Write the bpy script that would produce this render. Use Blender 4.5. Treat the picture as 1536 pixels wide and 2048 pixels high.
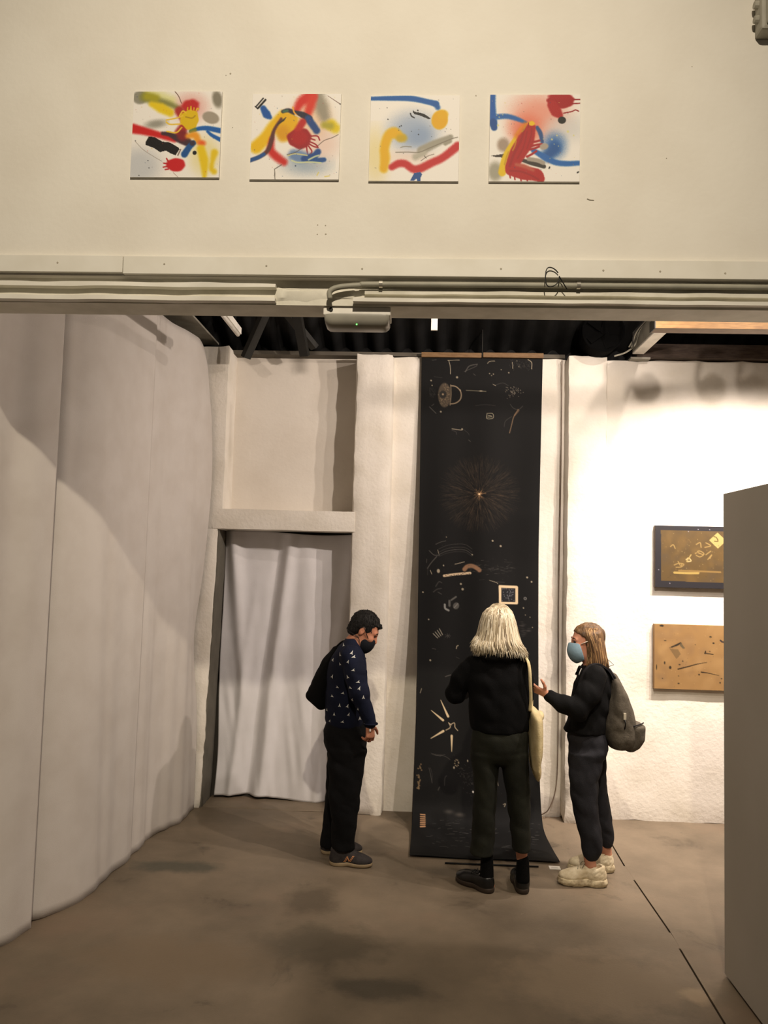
import bpy, bmesh, math, random
import numpy as np
from mathutils import Vector, Matrix, Euler
from mathutils.bvhtree import BVHTree

random.seed(7)
S = bpy.context.scene
COL = S.collection
for _o in list(bpy.data.objects):
    bpy.data.objects.remove(_o)

# ------------------------------------------------------------------ camera
def make_camera():
    yaw, pitch, roll = [math.radians(a) for a in (2.6, 3.8, 1.5)]
    F = Vector((-math.sin(yaw)*math.cos(pitch), math.cos(yaw)*math.cos(pitch), math.sin(pitch)))
    R0 = Vector((math.cos(yaw), math.sin(yaw), 0)); U0 = R0.cross(F)
    R = R0*math.cos(roll) + U0*math.sin(roll)
    U = U0*math.cos(roll) - R0*math.sin(roll)
    cd = bpy.data.cameras.new('camera'); co = bpy.data.objects.new('camera', cd); COL.objects.link(co)
    co.matrix_world = Matrix(((R.x, U.x, -F.x, 0), (R.y, U.y, -F.y, 0), (R.z, U.z, -F.z, 1.88), (0, 0, 0, 1)))
    cd.sensor_fit = 'VERTICAL'; cd.sensor_height = 24.0
    cd.lens = 24.0*1560/2048
    cd.clip_start = 0.05; cd.clip_end = 100
    S.camera = co
make_camera()

# ------------------------------------------------------------------ world, exposure
S.view_settings.view_transform = 'Standard'
S.view_settings.look = 'None'
S.view_settings.exposure = 0.0
S.view_settings.gamma = 1.0
S.view_settings.use_curve_mapping = False
W = bpy.data.worlds.new('dim_hall'); S.world = W; W.use_nodes = True
W.node_tree.nodes['Background'].inputs[0].default_value = (1.0, 0.86, 0.68, 1)
W.node_tree.nodes['Background'].inputs[1].default_value = 0.065

# ------------------------------------------------------------------ lamps of the two rooms
def spot(name, loc, aim, watt, cone, blend, color, radius=0.04):
    ld = bpy.data.lights.new(name, 'SPOT'); o = bpy.data.objects.new(name, ld); COL.objects.link(o)
    ld.energy = watt; ld.spot_size = math.radians(cone); ld.spot_blend = blend
    ld.color = color; ld.shadow_soft_size = radius
    o.location = loc
    o.rotation_euler = (Vector(aim)-Vector(loc)).to_track_quat('-Z', 'Y').to_euler()
    return o
WARM = (1.0, 0.86, 0.665)
SPOTC = (1.0, 0.855, 0.745)
# front room: gallery spots over the photographer, thrown at the wall with the canvases
spot('front_wall_spot', (0.15, -1.0, 5.5), (-0.45, 3.05, 2.65), 800, 84, 1.0, WARM, 0.06)
# back room: spots on the track hidden behind the header
spot('track_spot_banner', (1.2, 3.7, 3.40), (0.1, 6.0, 2.3), 180, 122, 0.8, SPOTC, 0.035)
spot('track_spot_middle', (1.9, 3.72, 4.2), (0.3, 6.0, 2.2), 100, 112, 0.8, SPOTC, 0.03)
spot('track_spot_right', (2.5, 3.75, 3.45), (-1.3, 4.6, 2.6), 205, 128, 0.8, SPOTC, 0.035)
# wall washers of the right wall: their housings throw the three shadows near the wall's top
WASH = ((1.82, 5.0, 3.70), (2.09, 5.0, 3.70), (2.26, 5.0, 3.70))
for _i, _x in enumerate((2.05, 2.5, 3.1)):
    spot('wall_washer', (_x, 4.80, 3.60), (_x+0.25, 6.09, 1.10), 350, 104, 0.9, SPOTC, 0.03)

# ------------------------------------------------------------------ helpers
def lin(c):
    c = np.asarray(c, float)/255.0
    return np.where(c <= 0.04045, c/12.92, ((c+0.055)/1.055)**2.4)
def rgba(c):
    l = lin(c); return (float(l[0]), float(l[1]), float(l[2]), 1.0)
MATS = {}
def mat(name, col, rough=0.7, spec=0.3, metal=0.0, var=None, vscale=8.0, bump=0.0, bscale=60.0, stretch=(1, 1, 1), emit=None, sheen=0.0):
    """plain procedural material: colour with noise variation towards var, and noise bump"""
    if name in MATS: return MATS[name]
    m = bpy.data.materials.new(name); m.use_nodes = True; nt = m.node_tree
    b = nt.nodes['Principled BSDF']
    b.inputs['Base Color'].default_value = rgba(col)
    b.inputs['Roughness'].default_value = rough
    b.inputs['Specular IOR Level'].default_value = spec
    b.inputs['Metallic'].default_value = metal
    if sheen: b.inputs['Sheen Weight'].default_value = sheen
    tc = nt.nodes.new('ShaderNodeTexCoord'); mp = nt.nodes.new('ShaderNodeMapping')
    mp.inputs['Scale'].default_value = stretch
    nt.links.new(tc.outputs['Object'], mp.inputs['Vector'])
    n1 = nt.nodes.new('ShaderNodeTexNoise'); n1.inputs['Scale'].default_value = vscale; n1.inputs['Detail'].default_value = 5
    nt.links.new(mp.outputs[0], n1.inputs['Vector'])
    mx = nt.nodes.new('ShaderNodeMix'); mx.data_type = 'RGBA'
    mx.inputs[6].default_value = rgba(col); mx.inputs[7].default_value = rgba(var if var is not None else [v*0.9 for v in col])
    rp = nt.nodes.new('ShaderNodeMapRange'); rp.inputs[1].default_value = 0.38; rp.inputs[2].default_value = 0.68
    nt.links.new(n1.outputs['Fac'], rp.inputs[0]); nt.links.new(rp.outputs[0], mx.inputs[0])
    nt.links.new(mx.outputs[2], b.inputs['Base Color'])
    if bump:
        n2 = nt.nodes.new('ShaderNodeTexNoise'); n2.inputs['Scale'].default_value = bscale; n2.inputs['Detail'].default_value = 4
        nt.links.new(mp.outputs[0], n2.inputs['Vector'])
        bp = nt.nodes.new('ShaderNodeBump'); bp.inputs['Strength'].default_value = bump; bp.inputs['Distance'].default_value = 0.01
        nt.links.new(n2.outputs['Fac'], bp.inputs['Height']); nt.links.new(bp.outputs[0], b.inputs['Normal'])
    if emit:
        b.inputs['Emission Color'].default_value = rgba(emit[0]); b.inputs['Emission Strength'].default_value = emit[1]
    MATS[name] = m
    return m
def mat_attr(name, rough=0.6, spec=0.3, bump=0.0, bscale=200):
    """paint layer: colour comes from the mesh colour attribute 'paint'"""
    if name in MATS: return MATS[name]
    m = mat(name, (200, 200, 200), rough, spec, bump=bump, bscale=bscale); nt = m.node_tree
    a = nt.nodes.new('ShaderNodeVertexColor'); a.layer_name = 'paint'
    b = nt.nodes['Principled BSDF']
    nt.links.new(a.outputs['Color'], b.inputs['Base Color'])
    return m

def link(name, me, material=None, parent=None, loc=None, smooth=False, **props):
    o = bpy.data.objects.new(name, me); COL.objects.link(o)
    if material is not None:
        me.materials.clear(); me.materials.append(material)
    if parent is not None: o.parent = parent
    if loc is not None: o.location = loc
    if smooth: me.shade_smooth()
    for k, v in props.items(): o[k] = v
    return o
def empty(name, loc, **props):
    o = bpy.data.objects.new(name, None); COL.objects.link(o); o.location = loc; o.empty_display_size = 0.1
    for k, v in props.items(): o[k] = v
    return o
def mesh(verts, faces, name='m'):
    me = bpy.data.meshes.new(name)
    me.from_pydata([tuple(map(float, v)) for v in verts], [], [tuple(map(int, f)) for f in faces]); me.update()
    return me
def bm_mesh(bm, name='m'):
    me = bpy.data.meshes.new(name); bmesh.ops.recalc_face_normals(bm, faces=bm.faces[:]); bm.to_mesh(me); bm.free(); return me
def add_box(bm, x0, x1, y0, y1, z0, z1, bevel=0.0, seg=2, M=None):
    r = bmesh.ops.create_cube(bm, size=1.0)
    vs = r['verts']
    T = Matrix.Translation(((x0+x1)/2, (y0+y1)/2, (z0+z1)/2)) @ Matrix.Diagonal((x1-x0, y1-y0, z1-z0, 1))
    bmesh.ops.transform(bm, matrix=T, verts=vs)
    if bevel:
        es = list({e for v in vs for e in v.link_edges})
        g = bmesh.ops.bevel(bm, geom=es, offset=bevel, segments=seg, affect='EDGES', profile=0.6)
        vs = list({v for f in g['faces'] for v in f.verts} | {v for v in vs if v.is_valid})
    if M is not None: bmesh.ops.transform(bm, matrix=M, verts=vs)
    return vs
def box(name, x0, x1, y0, y1, z0, z1, material, parent=None, bevel=0.0, loc=None, **props):
    bm = bmesh.new(); add_box(bm, x0, x1, y0, y1, z0, z1, bevel)
    return link(name, bm_mesh(bm), material, parent, loc, **props)
def add_tube(bm, pts, r, seg=8, caps=True):
    pts = [Vector(p) for p in pts]; n = len(pts)
    rs = r if hasattr(r, '__len__') else [r]*n
    rings = []; up = None
    for i, p in enumerate(pts):
        d = (pts[min(i+1, n-1)]-pts[max(i-1, 0)]).normalized()
        if up is None:
            up = Vector((0, 0, 1)) if abs(d.z) < 0.9 else Vector((1, 0, 0))
        a = d.cross(up)
        if a.length < 1e-5: a = d.orthogonal()
        a.normalize(); b = a.cross(d).normalized(); up = b
        rings.append([bm.verts.new(p+(a*math.cos(t)+b*math.sin(t))*rs[i]) for t in [2*math.pi*k/seg for k in range(seg)]])
    for i in range(n-1):
        for k in range(seg):
            bm.faces.new((rings[i][k], rings[i][(k+1) % seg], rings[i+1][(k+1) % seg], rings[i+1][k]))
    if caps:
        bm.faces.new(rings[0][::-1]); bm.faces.new(rings[-1])
def tube(name, pts, r, material, parent=None, seg=8, loc=None, **props):
    bm = bmesh.new(); add_tube(bm, pts, r, seg)
    return link(name, bm_mesh(bm), material, parent, loc, smooth=True, **props)
def catmull(pts, n=8):
    P = [np.array(p, float) for p in pts]; P = [2*P[0]-P[1]]+P+[2*P[-1]-P[-2]]; out = []
    for i in range(1, len(P)-2):
        for k in range(n):
            t = k/n; a, b, c, d = P[i-1:i+3]
            out.append(0.5*((2*b)+(-a+c)*t+(2*a-5*b+4*c-d)*t*t+(-a+3*b-3*c+d)*t**3))
    out.append(P[-2]); return out

# value noise on a lattice, for rough plaster edges, cloth folds
_rs = np.random.RandomState(3); _lat = _rs.rand(32, 32, 32)*2-1
def vnoise(x, y, z):
    x = np.asarray(x, float); y = np.asarray(y, float); z = np.asarray(z, float)
    xi = np.floor(x).astype(int); yi = np.floor(y).astype(int); zi = np.floor(z).astype(int)
    fx = x-xi; fy = y-yi; fz = z-zi
    fx = fx*fx*(3-2*fx); fy = fy*fy*(3-2*fy); fz = fz*fz*(3-2*fz)
    g = lambda a, b, c: _lat[(xi+a) & 31, (yi+b) & 31, (zi+c) & 31]
    return ((g(0, 0, 0)*(1-fx)+g(1, 0, 0)*fx)*(1-fy)+(g(0, 1, 0)*(1-fx)+g(1, 1, 0)*fx)*fy)*(1-fz) + \
           ((g(0, 0, 1)*(1-fx)+g(1, 0, 1)*fx)*(1-fy)+(g(0, 1, 1)*(1-fx)+g(1, 1, 1)*fx)*fy)*fz

def rough_box(name, x0, x1, y0, y1, z0, z1, material, parent=None, seg=0.06, amp=0.006, top_amp=0.0, foot=0.0, round_=0.012, **props):
    """plastered block: a gridded box with rounded, uneven arrises"""
    nx = max(2, int((x1-x0)/seg)); ny = max(2, int((y1-y0)/seg)); nz = max(2, int((z1-z0)/seg))
    xs = np.linspace(x0, x1, nx+1); ys = np.linspace(y0, y1, ny+1); zs = np.linspace(z0, z1, nz+1)
    idx = {}; V = []; Fc = []
    def vid(i, j, k):
        key = (i, j, k)
        if key not in idx:
            idx[key] = len(V); V.append((xs[i], ys[j], zs[k]))
        return idx[key]
    for i in range(nx):
        for j in range(ny):
            for k, fl in ((0, 1), (nz, 0)):
                q = [vid(i, j, k), vid(i+1, j, k), vid(i+1, j+1, k), vid(i, j+1, k)]; Fc.append(q[::-1] if fl else q)
    for i in range(nx):
        for k in range(nz):
            for j, fl in ((0, 0), (ny, 1)):
                q = [vid(i, j, k), vid(i+1, j, k), vid(i+1, j, k+1), vid(i, j, k+1)]; Fc.append(q[::-1] if fl else q)
    for j in range(ny):
        for k in range(nz):
            for i, fl in ((0, 1), (nx, 0)):
                q = [vid(i, j, k), vid(i, j+1, k), vid(i, j+1, k+1), vid(i, j, k+1)]; Fc.append(q[::-1] if fl else q)
    V = np.array(V)
    ex = (np.isclose(V[:, 0], x0) | np.isclose(V[:, 0], x1)).astype(int)
    ey = (np.isclose(V[:, 1], y0) | np.isclose(V[:, 1], y1)).astype(int)
    ez = (np.isclose(V[:, 2], z0) | np.isclose(V[:, 2], z1)).astype(int)
    e = (ex+ey+ez) >= 2
    c = np.array([(x0+x1)/2, (y0+y1)/2, (z0+z1)/2]); d = np.sign(c-V)
    d = d*np.stack([ex, ey, ez], 1)
    wear = 0.5+0.9*np.abs(vnoise(V[:, 0]*9+3, V[:, 1]*9, V[:, 2]*9))
    V = V+d*(round_*wear*e)[:, None]
    nzv = np.stack([vnoise(V[:, 0]*5+7*q, V[:, 1]*5+q, V[:, 2]*5)+0.5*vnoise(V[:, 0]*17+q, V[:, 1]*17, V[:, 2]*17+q) for q in (0, 3, 9)], 1)
    keep = V[:, 2] > z0+0.001
    V = V+nzv*amp*keep[:, None]
    if top_amp:
        top = V[:, 2] > z1-seg*1.2
        V[top, 2] += top_amp*vnoise(V[top, 0]*8, V[top, 1]*3, 0.3)
    if foot:
        low = np.clip(1-(V[:, 2]-z0)/0.25, 0, 1)
        V[:, 1] -= foot*low*(0.5+vnoise(V[:, 0]*6, 0.5, V[:, 2]*9))
    o = link(name, mesh(V, Fc), material, parent, smooth=True, **props)
    o.data.set_sharp_from_angle(angle=math.radians(32)); return o

def paint_mesh(me, colors):
    """per-vertex paint, colours in sRGB 0-255"""
    a = me.color_attributes.new('paint', 'FLOAT_COLOR', 'POINT')
    c = np.ones((len(colors), 4)); c[:, :3] = lin(np.clip(colors, 0, 255))
    a.data.foreach_set('color', c.astype(np.float32).ravel())
def grid_mesh(P):
    """P: (nv, nu, 3) array of points"""
    nv, nu, _ = P.shape
    i = np.arange((nv-1)*(nu-1)); r = i//(nu-1); q = i % (nu-1)
    a = r*nu+q
    F = np.stack([a, a+nu, a+nu+1, a+1], 1)
    me = bpy.data.meshes.new('m')
    me.vertices.add(nv*nu); me.vertices.foreach_set('co', P.reshape(-1, 3).astype(np.float32).ravel())
    set_quads(me, F); return me
def set_quads(me, F):
    n = len(F); me.loops.add(n*4); me.loops.foreach_set('vertex_index', F.astype(np.int32).ravel())
    me.polygons.add(n); me.polygons.foreach_set('loop_start', np.arange(0, n*4, 4, dtype=np.int32))
    me.update(calc_edges=True); me.validate()

_grain = np.random.RandomState(9)
class Painter:
    """a small paint box: soft strokes, blobs and lines on a raster in any pixel frame"""
    def __init__(s, X, Y, base):
        s.X, s.Y = X, Y; s.C = np.ones(X.shape+(3,))*np.array(base, float)
    def _mix(s, m, sl, col, alpha):
        m = (m*alpha)[..., None]; s.C[sl] = s.C[sl]*(1-m)+np.array(col, float)*m
    def _sl(s, x0, x1, y0, y1):
        k = (s.X >= x0) & (s.X <= x1) & (s.Y >= y0) & (s.Y <= y1)
        r = np.where(k.any(1))[0]; c = np.where(k.any(0))[0]
        if len(r) == 0 or len(c) == 0: return None
        return (slice(r[0], r[-1]+1), slice(c[0], c[-1]+1))
    def stroke(s, pts, r, col, soft=4, alpha=1.0, smooth=True):
        pts = [np.array(p, float) for p in pts]
        if smooth and len(pts) > 2: pts = catmull(pts, 5)
        n = len(pts); rs = np.interp(np.linspace(0, 1, n), np.linspace(0, 1, len(r)), r) if hasattr(r, '__len__') else [r]*n
        mr = max(rs)+soft+1; A = np.array(pts)
        sl = s._sl(A[:, 0].min()-mr, A[:, 0].max()+mr, A[:, 1].min()-mr, A[:, 1].max()+mr)
        if sl is None: return
        X, Y = s.X[sl], s.Y[sl]; m = np.zeros(X.shape)
        for i in range(n-1):
            a, b = pts[i], pts[i+1]; d = b-a; L = max(d@d, 1e-9)
            t = np.clip(((X-a[0])*d[0]+(Y-a[1])*d[1])/L, 0, 1)
            dist = np.hypot(X-a[0]-t*d[0], Y-a[1]-t*d[1])-(rs[i]*(1-t)+rs[i+1]*t)
            m = np.maximum(m, np.clip(0.5-dist/(2*soft), 0, 1))
        m = m*m*(3-2*m)
        if soft >= 10: m = np.clip(m+(_grain.rand(*m.shape)-0.5)*1.1*m*(1-m), 0, 1)
        s._mix(m, sl, col, alpha)
    def blob(s, x, y, rx, ry, col, rot=0, soft=4, alpha=1.0, wob=0.0):
        mr = max(rx, ry)*(1+wob)+soft+2; sl = s._sl(x-mr, x+mr, y-mr, y+mr)
        if sl is None: return
        c, q = math.cos(math.radians(rot)), math.sin(math.radians(rot))
        dx, dy = s.X[sl]-x, s.Y[sl]-y; u = (dx*c+dy*q)/rx; v = (-dx*q+dy*c)/ry
        k = np.hypot(u, v); ang = np.arctan2(v, u)
        k = k*(1+wob*np.sin(3*ang+1)+wob*0.6*np.sin(7*ang+x))
        d = (k-1)*min(rx, ry); m = np.clip(0.5-d/(2*soft), 0, 1); m = m*m*(3-2*m)
        if soft >= 10: m = np.clip(m+(_grain.rand(*m.shape)-0.5)*0.8*m*(1-m), 0, 1)
        s._mix(m, sl, col, alpha)
    def poly(s, pts, col, alpha=1.0):
        A = np.array(pts, float); sl = s._sl(A[:, 0].min()-1, A[:, 0].max()+1, A[:, 1].min()-1, A[:, 1].max()+1)
        if sl is None: return
        X, Y = s.X[sl], s.Y[sl]; ins = np.zeros(X.shape, bool); n = len(A)
        for i in range(n):
            x0, y0 = A[i]; x1, y1 = A[(i+1) % n]
            if y0 == y1: continue
            k = ((y0 > Y) != (y1 > Y)) & (X < (x1-x0)*(Y-y0)/(y1-y0)+x0); ins ^= k
        s._mix(ins.astype(float), sl, col, alpha)

# ------------------------------------------------------------------ implicit modelling (people, bags, shoes)
class Field:
    """signed-distance grid with smooth unions, turned into one continuous quad mesh by surface nets"""
    def __init__(s, lo, hi, h):
        s.lo = np.array(lo, float); s.h = h
        s.n = np.ceil((np.array(hi)-s.lo)/h).astype(int)+1
        s.F = np.full(s.n, 0.08, np.float32)
        s.ax = [s.lo[i]+np.arange(s.n[i])*h for i in range(3)]
    def _blk(s, lo, hi):
        sl = []
        for i in range(3):
            a = int(max(0, math.floor((lo[i]-s.lo[i])/s.h))); b = int(min(s.n[i], math.ceil((hi[i]-s.lo[i])/s.h)+1))
            if b <= a: return None, None
            sl.append(slice(a, b))
        X, Y, Z = np.meshgrid(s.ax[0][sl[0]], s.ax[1][sl[1]], s.ax[2][sl[2]], indexing='ij', sparse=True)
        return tuple(sl), (X, Y, Z)
    def _add(s, sl, d, k, cut=False):
        f = s.F[sl]
        if cut:
            s.F[sl] = np.maximum(f, -d); return
        if k > 0:
            hh = np.clip(0.5+0.5*(f-d)/k, 0, 1)
            s.F[sl] = f*(1-hh)+d*hh-k*hh*(1-hh)
        else: s.F[sl] = np.minimum(f, d)
    def cone(s, a, b, ra, rb, k=0.02, cut=False, flat=None):
        a = np.array(a, float); b = np.array(b, float); m = max(ra, rb)+k+0.03
        sl, g = s._blk(np.minimum(a, b)-m, np.maximum(a, b)+m)
        if sl is None: return s
        X, Y, Z = g; d = b-a; L = max(d@d, 1e-9)
        t = np.clip(((X-a[0])*d[0]+(Y-a[1])*d[1]+(Z-a[2])*d[2])/L, 0, 1)
        px, py, pz = X-a[0]-t*d[0], Y-a[1]-t*d[1], Z-a[2]-t*d[2]
        if flat is not None:
            nrm, q = np.array(flat[0], float), flat[1]; nrm = nrm/np.linalg.norm(nrm)
            w = (px*nrm[0]+py*nrm[1]+pz*nrm[2])*(1/q-1)
            px, py, pz = px+w*nrm[0], py+w*nrm[1], pz+w*nrm[2]
        s._add(sl, np.sqrt(px*px+py*py+pz*pz)-(ra+(rb-ra)*t), k, cut); return s
    def chain(s, pts, rs, k=0.02, **kw):
        for i in range(len(pts)-1): s.cone(pts[i], pts[i+1], rs[i], rs[i+1], k, **kw)
        return s
    def ell(s, c, r, k=0.02, rot=None, cut=False, p=2.0):
        c = np.array(c, float); r = np.array(r, float); m = r.max()+k+0.03
        sl, g = s._blk(c-m, c+m)
        if sl is None: return s
        X, Y, Z = g[0]-c[0], g[1]-c[1], g[2]-c[2]
        if rot is not None:
            Rm = np.array(Euler([math.radians(v) for v in rot]).to_matrix()).T
            X, Y, Z = [Rm[i, 0]*X+Rm[i, 1]*Y+Rm[i, 2]*Z for i in range(3)]
        if p == 2.0:
            k0 = np.sqrt((X/r[0])**2+(Y/r[1])**2+(Z/r[2])**2)+1e-6
            k1 = np.sqrt((X/r[0]**2)**2+(Y/r[1]**2)**2+(Z/r[2]**2)**2)+1e-6
            d = k0*(k0-1)/k1
        else:
            k0 = (np.abs(X/r[0])**p+np.abs(Y/r[1])**p+np.abs(Z/r[2])**p)**(1/p); d = (k0-1)*r.min()
        s._add(sl, d, k, cut); return s
    def box(s, c, hs, r=0.01, k=0.0, rot=None, cut=False):
        c = np.array(c, float); hs = np.array(hs, float); m = np.linalg.norm(hs)+k+0.03
        sl, g = s._blk(c-m, c+m)
        if sl is None: return s
        X, Y, Z = g[0]-c[0], g[1]-c[1], g[2]-c[2]
        if rot is not None:
            Rm = np.array(Euler([math.radians(v) for v in rot]).to_matrix()).T
            X, Y, Z = [Rm[i, 0]*X+Rm[i, 1]*Y+Rm[i, 2]*Z for i in range(3)]
        qx, qy, qz = np.abs(X)-hs[0]+r, np.abs(Y)-hs[1]+r, np.abs(Z)-hs[2]+r
        d = np.sqrt(np.maximum(qx, 0)**2+np.maximum(qy, 0)**2+np.maximum(qz, 0)**2)+np.minimum(np.maximum(qx, np.maximum(qy, qz)), 0)-r
        s._add(sl, d, k, cut); return s
    def loft(s, rows, k=0.02, p=2.0, r_end=0.01, cut=False):
        """rows: (z, cx, cy, rx, ry) sections, swept along z"""
        R = np.array(sorted(rows), float); zz = np.linspace(R[0, 0], R[-1, 0], 80)
        Q = np.stack([np.interp(zz, R[:, 0], R[:, i]) for i in range(1, 5)], 1)
        ker = np.hanning(9); ker /= ker.sum(); Qp = np.pad(Q, ((4, 4), (0, 0)), 'edge')
        Q = np.stack([np.convolve(Qp[:, i], ker, 'valid') for i in range(4)], 1)
        m = k+0.03
        lo = [(Q[:, 0]-Q[:, 2]).min()-m, (Q[:, 1]-Q[:, 3]).min()-m, R[0, 0]-m]; hi = [(Q[:, 0]+Q[:, 2]).max()+m, (Q[:, 1]+Q[:, 3]).max()+m, R[-1, 0]+m]
        sl, g = s._blk(lo, hi)
        if sl is None: return s
        X, Y, Z = g; zf = Z.ravel()
        cx, cy, rx, ry = [np.interp(zf, zz, Q[:, i])[None, None, :] for i in range(4)]
        u, v = (X-cx)/rx, (Y-cy)/ry
        if p == 2.0:
            k0 = np.sqrt(u*u+v*v)+1e-6; k1 = np.sqrt((u/rx)**2+(v/ry)**2)+1e-6; d2 = k0*(k0-1)/k1
        else:
            k0 = (np.abs(u)**p+np.abs(v)**p)**(1/p); d2 = (k0-1)*np.minimum(rx, ry)
        dz = np.maximum(R[0, 0]-Z, Z-R[-1, 0])+r_end
        a, b = d2+r_end, dz+0*d2
        d = np.minimum(np.maximum(a, b), 0)+np.sqrt(np.maximum(a, 0)**2+np.maximum(b, 0)**2)-r_end
        s._add(sl, d, k, cut); return s
    def below(s, z, fn=None):
        """cut everything under height z"""
        Z = s.ax[2][None, None, :]; s.F = np.maximum(s.F, (z-Z).astype(np.float32)); return s
    def above(s, z):
        Z = s.ax[2][None, None, :]; s.F = np.maximum(s.F, (Z-z).astype(np.float32)); return s
    def plane(s, p, n):
        """keep the side the normal points away from"""
        n = np.array(n, float); n /= np.linalg.norm(n); X, Y, Z = np.meshgrid(*s.ax, indexing='ij', sparse=True)
        s.F = np.maximum(s.F, ((X-p[0])*n[0]+(Y-p[1])*n[1]+(Z-p[2])*n[2]).astype(np.float32)); return s
    def warp(s, fn):
        X, Y, Z = np.meshgrid(*s.ax, indexing='ij', sparse=True); s.F = s.F+fn(X, Y, Z).astype(np.float32); return s
    def folds(s, amp, sx, sy, sz, seed=0.0, shear=1.0):
        """cloth wrinkles near the surface only"""
        k = np.abs(s.F) < 0.03; i = np.where(k)
        x, y, z = s.ax[0][i[0]], s.ax[1][i[1]], s.ax[2][i[2]]
        q = z+0.55*x*shear+0.8*vnoise(x*2.3+seed, y*2.3, z*2.3)*0.12
        w = vnoise(x*sx+seed, y*sy+seed, q*sz); w = 0.55-1.5*np.abs(w)+0.5*vnoise(x*sx*2.1, y*sy*2.1+seed, q*sz*2.1)
        s.F[i] += (amp*w).astype(np.float32); return s
    def plane_or(s, p1, n1, p2, n2):
        """cut away only what lies beyond both planes"""
        X, Y, Z = np.meshgrid(*s.ax, indexing='ij', sparse=True); D = []
        for p, n in ((p1, n1), (p2, n2)):
            n = np.array(n, float); n /= np.linalg.norm(n); D.append((X-p[0])*n[0]+(Y-p[1])*n[1]+(Z-p[2])*n[2])
        s.F = np.maximum(s.F, np.minimum(D[0], D[1]).astype(np.float32)); return s
    def mesh(s, relax=2):
        F = s.F.copy(); F[0] = F[-1] = 0.05; F[:, 0] = F[:, -1] = 0.05; F[:, :, 0] = F[:, :, -1] = 0.05
        I = F < 0
        n = F.shape; c = np.zeros((n[0]-1, n[1]-1, n[2]-1), np.int8)
        for a in (0, 1):
            for b in (0, 1):
                for d in (0, 1): c += I[a:n[0]-1+a, b:n[1]-1+b, d:n[2]-1+d]
        ci, cj, ck = np.where((c > 0) & (c < 8)); N = len(ci)
        vid = np.full(c.shape, -1, np.int64); vid[ci, cj, ck] = np.arange(N)
        acc = np.zeros((N, 3)); cnt = np.zeros(N)
        cor = [(a, b, d) for a in (0, 1) for b in (0, 1) for d in (0, 1)]
        for p in cor:
            for ax in range(3):
                if p[ax]: continue
                q = list(p); q[ax] = 1
                f0 = F[ci+p[0], cj+p[1], ck+p[2]]; f1 = F[ci+q[0], cj+q[1], ck+q[2]]
                m = (f0 < 0) != (f1 < 0); t = np.where(m, f0/np.where(m, f0-f1, 1), 0)
                pos = np.tile(np.array(p, float), (N, 1)); pos[:, ax] += t
                acc += pos*m[:, None]; cnt += m
        V = acc/cnt[:, None]+np.stack([ci, cj, ck], 1)
        Q = []
        for ax in range(3):
            A = np.moveaxis(I, ax, 0); ed = A[:-1] != A[1:]
            e = np.where(ed); e = [e[0], e[1], e[2]]
            ok = (e[1] > 0) & (e[2] > 0) & (e[1] < A.shape[1]-1) & (e[2] < A.shape[2]-1); e = [q[ok] for q in e]
            vm = np.moveaxis(vid, ax, 0); ins = A[e[0], e[1], e[2]]
            q = np.stack([vm[e[0], e[1]-1, e[2]-1], vm[e[0], e[1], e[2]-1], vm[e[0], e[1], e[2]], vm[e[0], e[1]-1, e[2]]], 1)
            fl = ins if ax != 1 else ~ins
            q[~fl] = q[~fl][:, ::-1]; Q.append(q)
        Q = np.concatenate(Q); Q = Q[(Q >= 0).all(1)]
        V = s.lo+V*s.h
        for _ in range(relax):
            a2 = np.zeros_like(V); n2 = np.zeros(len(V))
            for i in range(4):
                u, w = Q[:, i], Q[:, (i+1) % 4]
                for d in range(3): a2[:, d] += np.bincount(u, V[w, d], len(V))+np.bincount(w, V[u, d], len(V))
                n2 += np.bincount(u, minlength=len(V))+np.bincount(w, minlength=len(V))
            V = 0.5*V+0.5*a2/np.maximum(n2, 1)[:, None]
        me = bpy.data.meshes.new('m'); me.vertices.add(len(V)); me.vertices.foreach_set('co', V.astype(np.float32).ravel())
        set_quads(me, Q); me.shade_smooth(); return me
# ================================================================== THE SETTING
M_header = mat('header_paint', (232, 228, 218), 0.75, 0.2, var=(226, 221, 210), vscale=3, bump=0.10, bscale=45)
M_board = mat('board_paint', (232, 229, 219), 0.55, 0.3, var=(224, 220, 208), vscale=6, bump=0.05, bscale=30)
M_beam = mat('beam_paint', (226, 222, 208), 0.6, 0.3, var=(208, 204, 188), vscale=9, bump=0.12, bscale=40)
M_plaster = mat('old_plaster', (228, 222, 212), 0.85, 0.15, var=(216, 209, 196), vscale=4, bump=0.35, bscale=38)
M_plaster2 = mat('smooth_plaster', (228, 221, 210), 0.85, 0.15, var=(220, 212, 200), vscale=3, bump=0.18, bscale=30)
M_cloth = mat('white_cloth', (198, 192, 186), 0.9, 0.1, var=(191, 184, 177), vscale=5, bump=0.12, bscale=260, sheen=0.1)
M_doorcloth = mat('grey_white_cloth', (224, 222, 224), 0.9, 0.1, var=(216, 214, 215), vscale=5, bump=0.12, bscale=260)
M_dark = mat('dark_steel', (40, 39, 36), 0.6, 0.3, bump=0.1)
M_roof = mat('black_corrugated_sheet', (26, 26, 26), 0.75, 0.2, var=(16, 16, 16), vscale=6)
M_steel = mat('grey_painted_steel', (150, 146, 134), 0.55, 0.4, var=(128, 124, 112), vscale=10)
M_white = mat('white_enamel', (238, 234, 224), 0.4, 0.4)
M_timber = mat('timber', (122, 92, 54), 0.6, 0.3, var=(100, 72, 40), vscale=14, stretch=(1, 8, 8), bump=0.05)
M_brown = mat('dark_brown_purlin', (76, 64, 56), 0.7, 0.2, var=(58, 48, 42), vscale=14, stretch=(1, 6, 6))
M_black = mat('black_plastic', (14, 14, 15), 0.45, 0.4)
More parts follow.
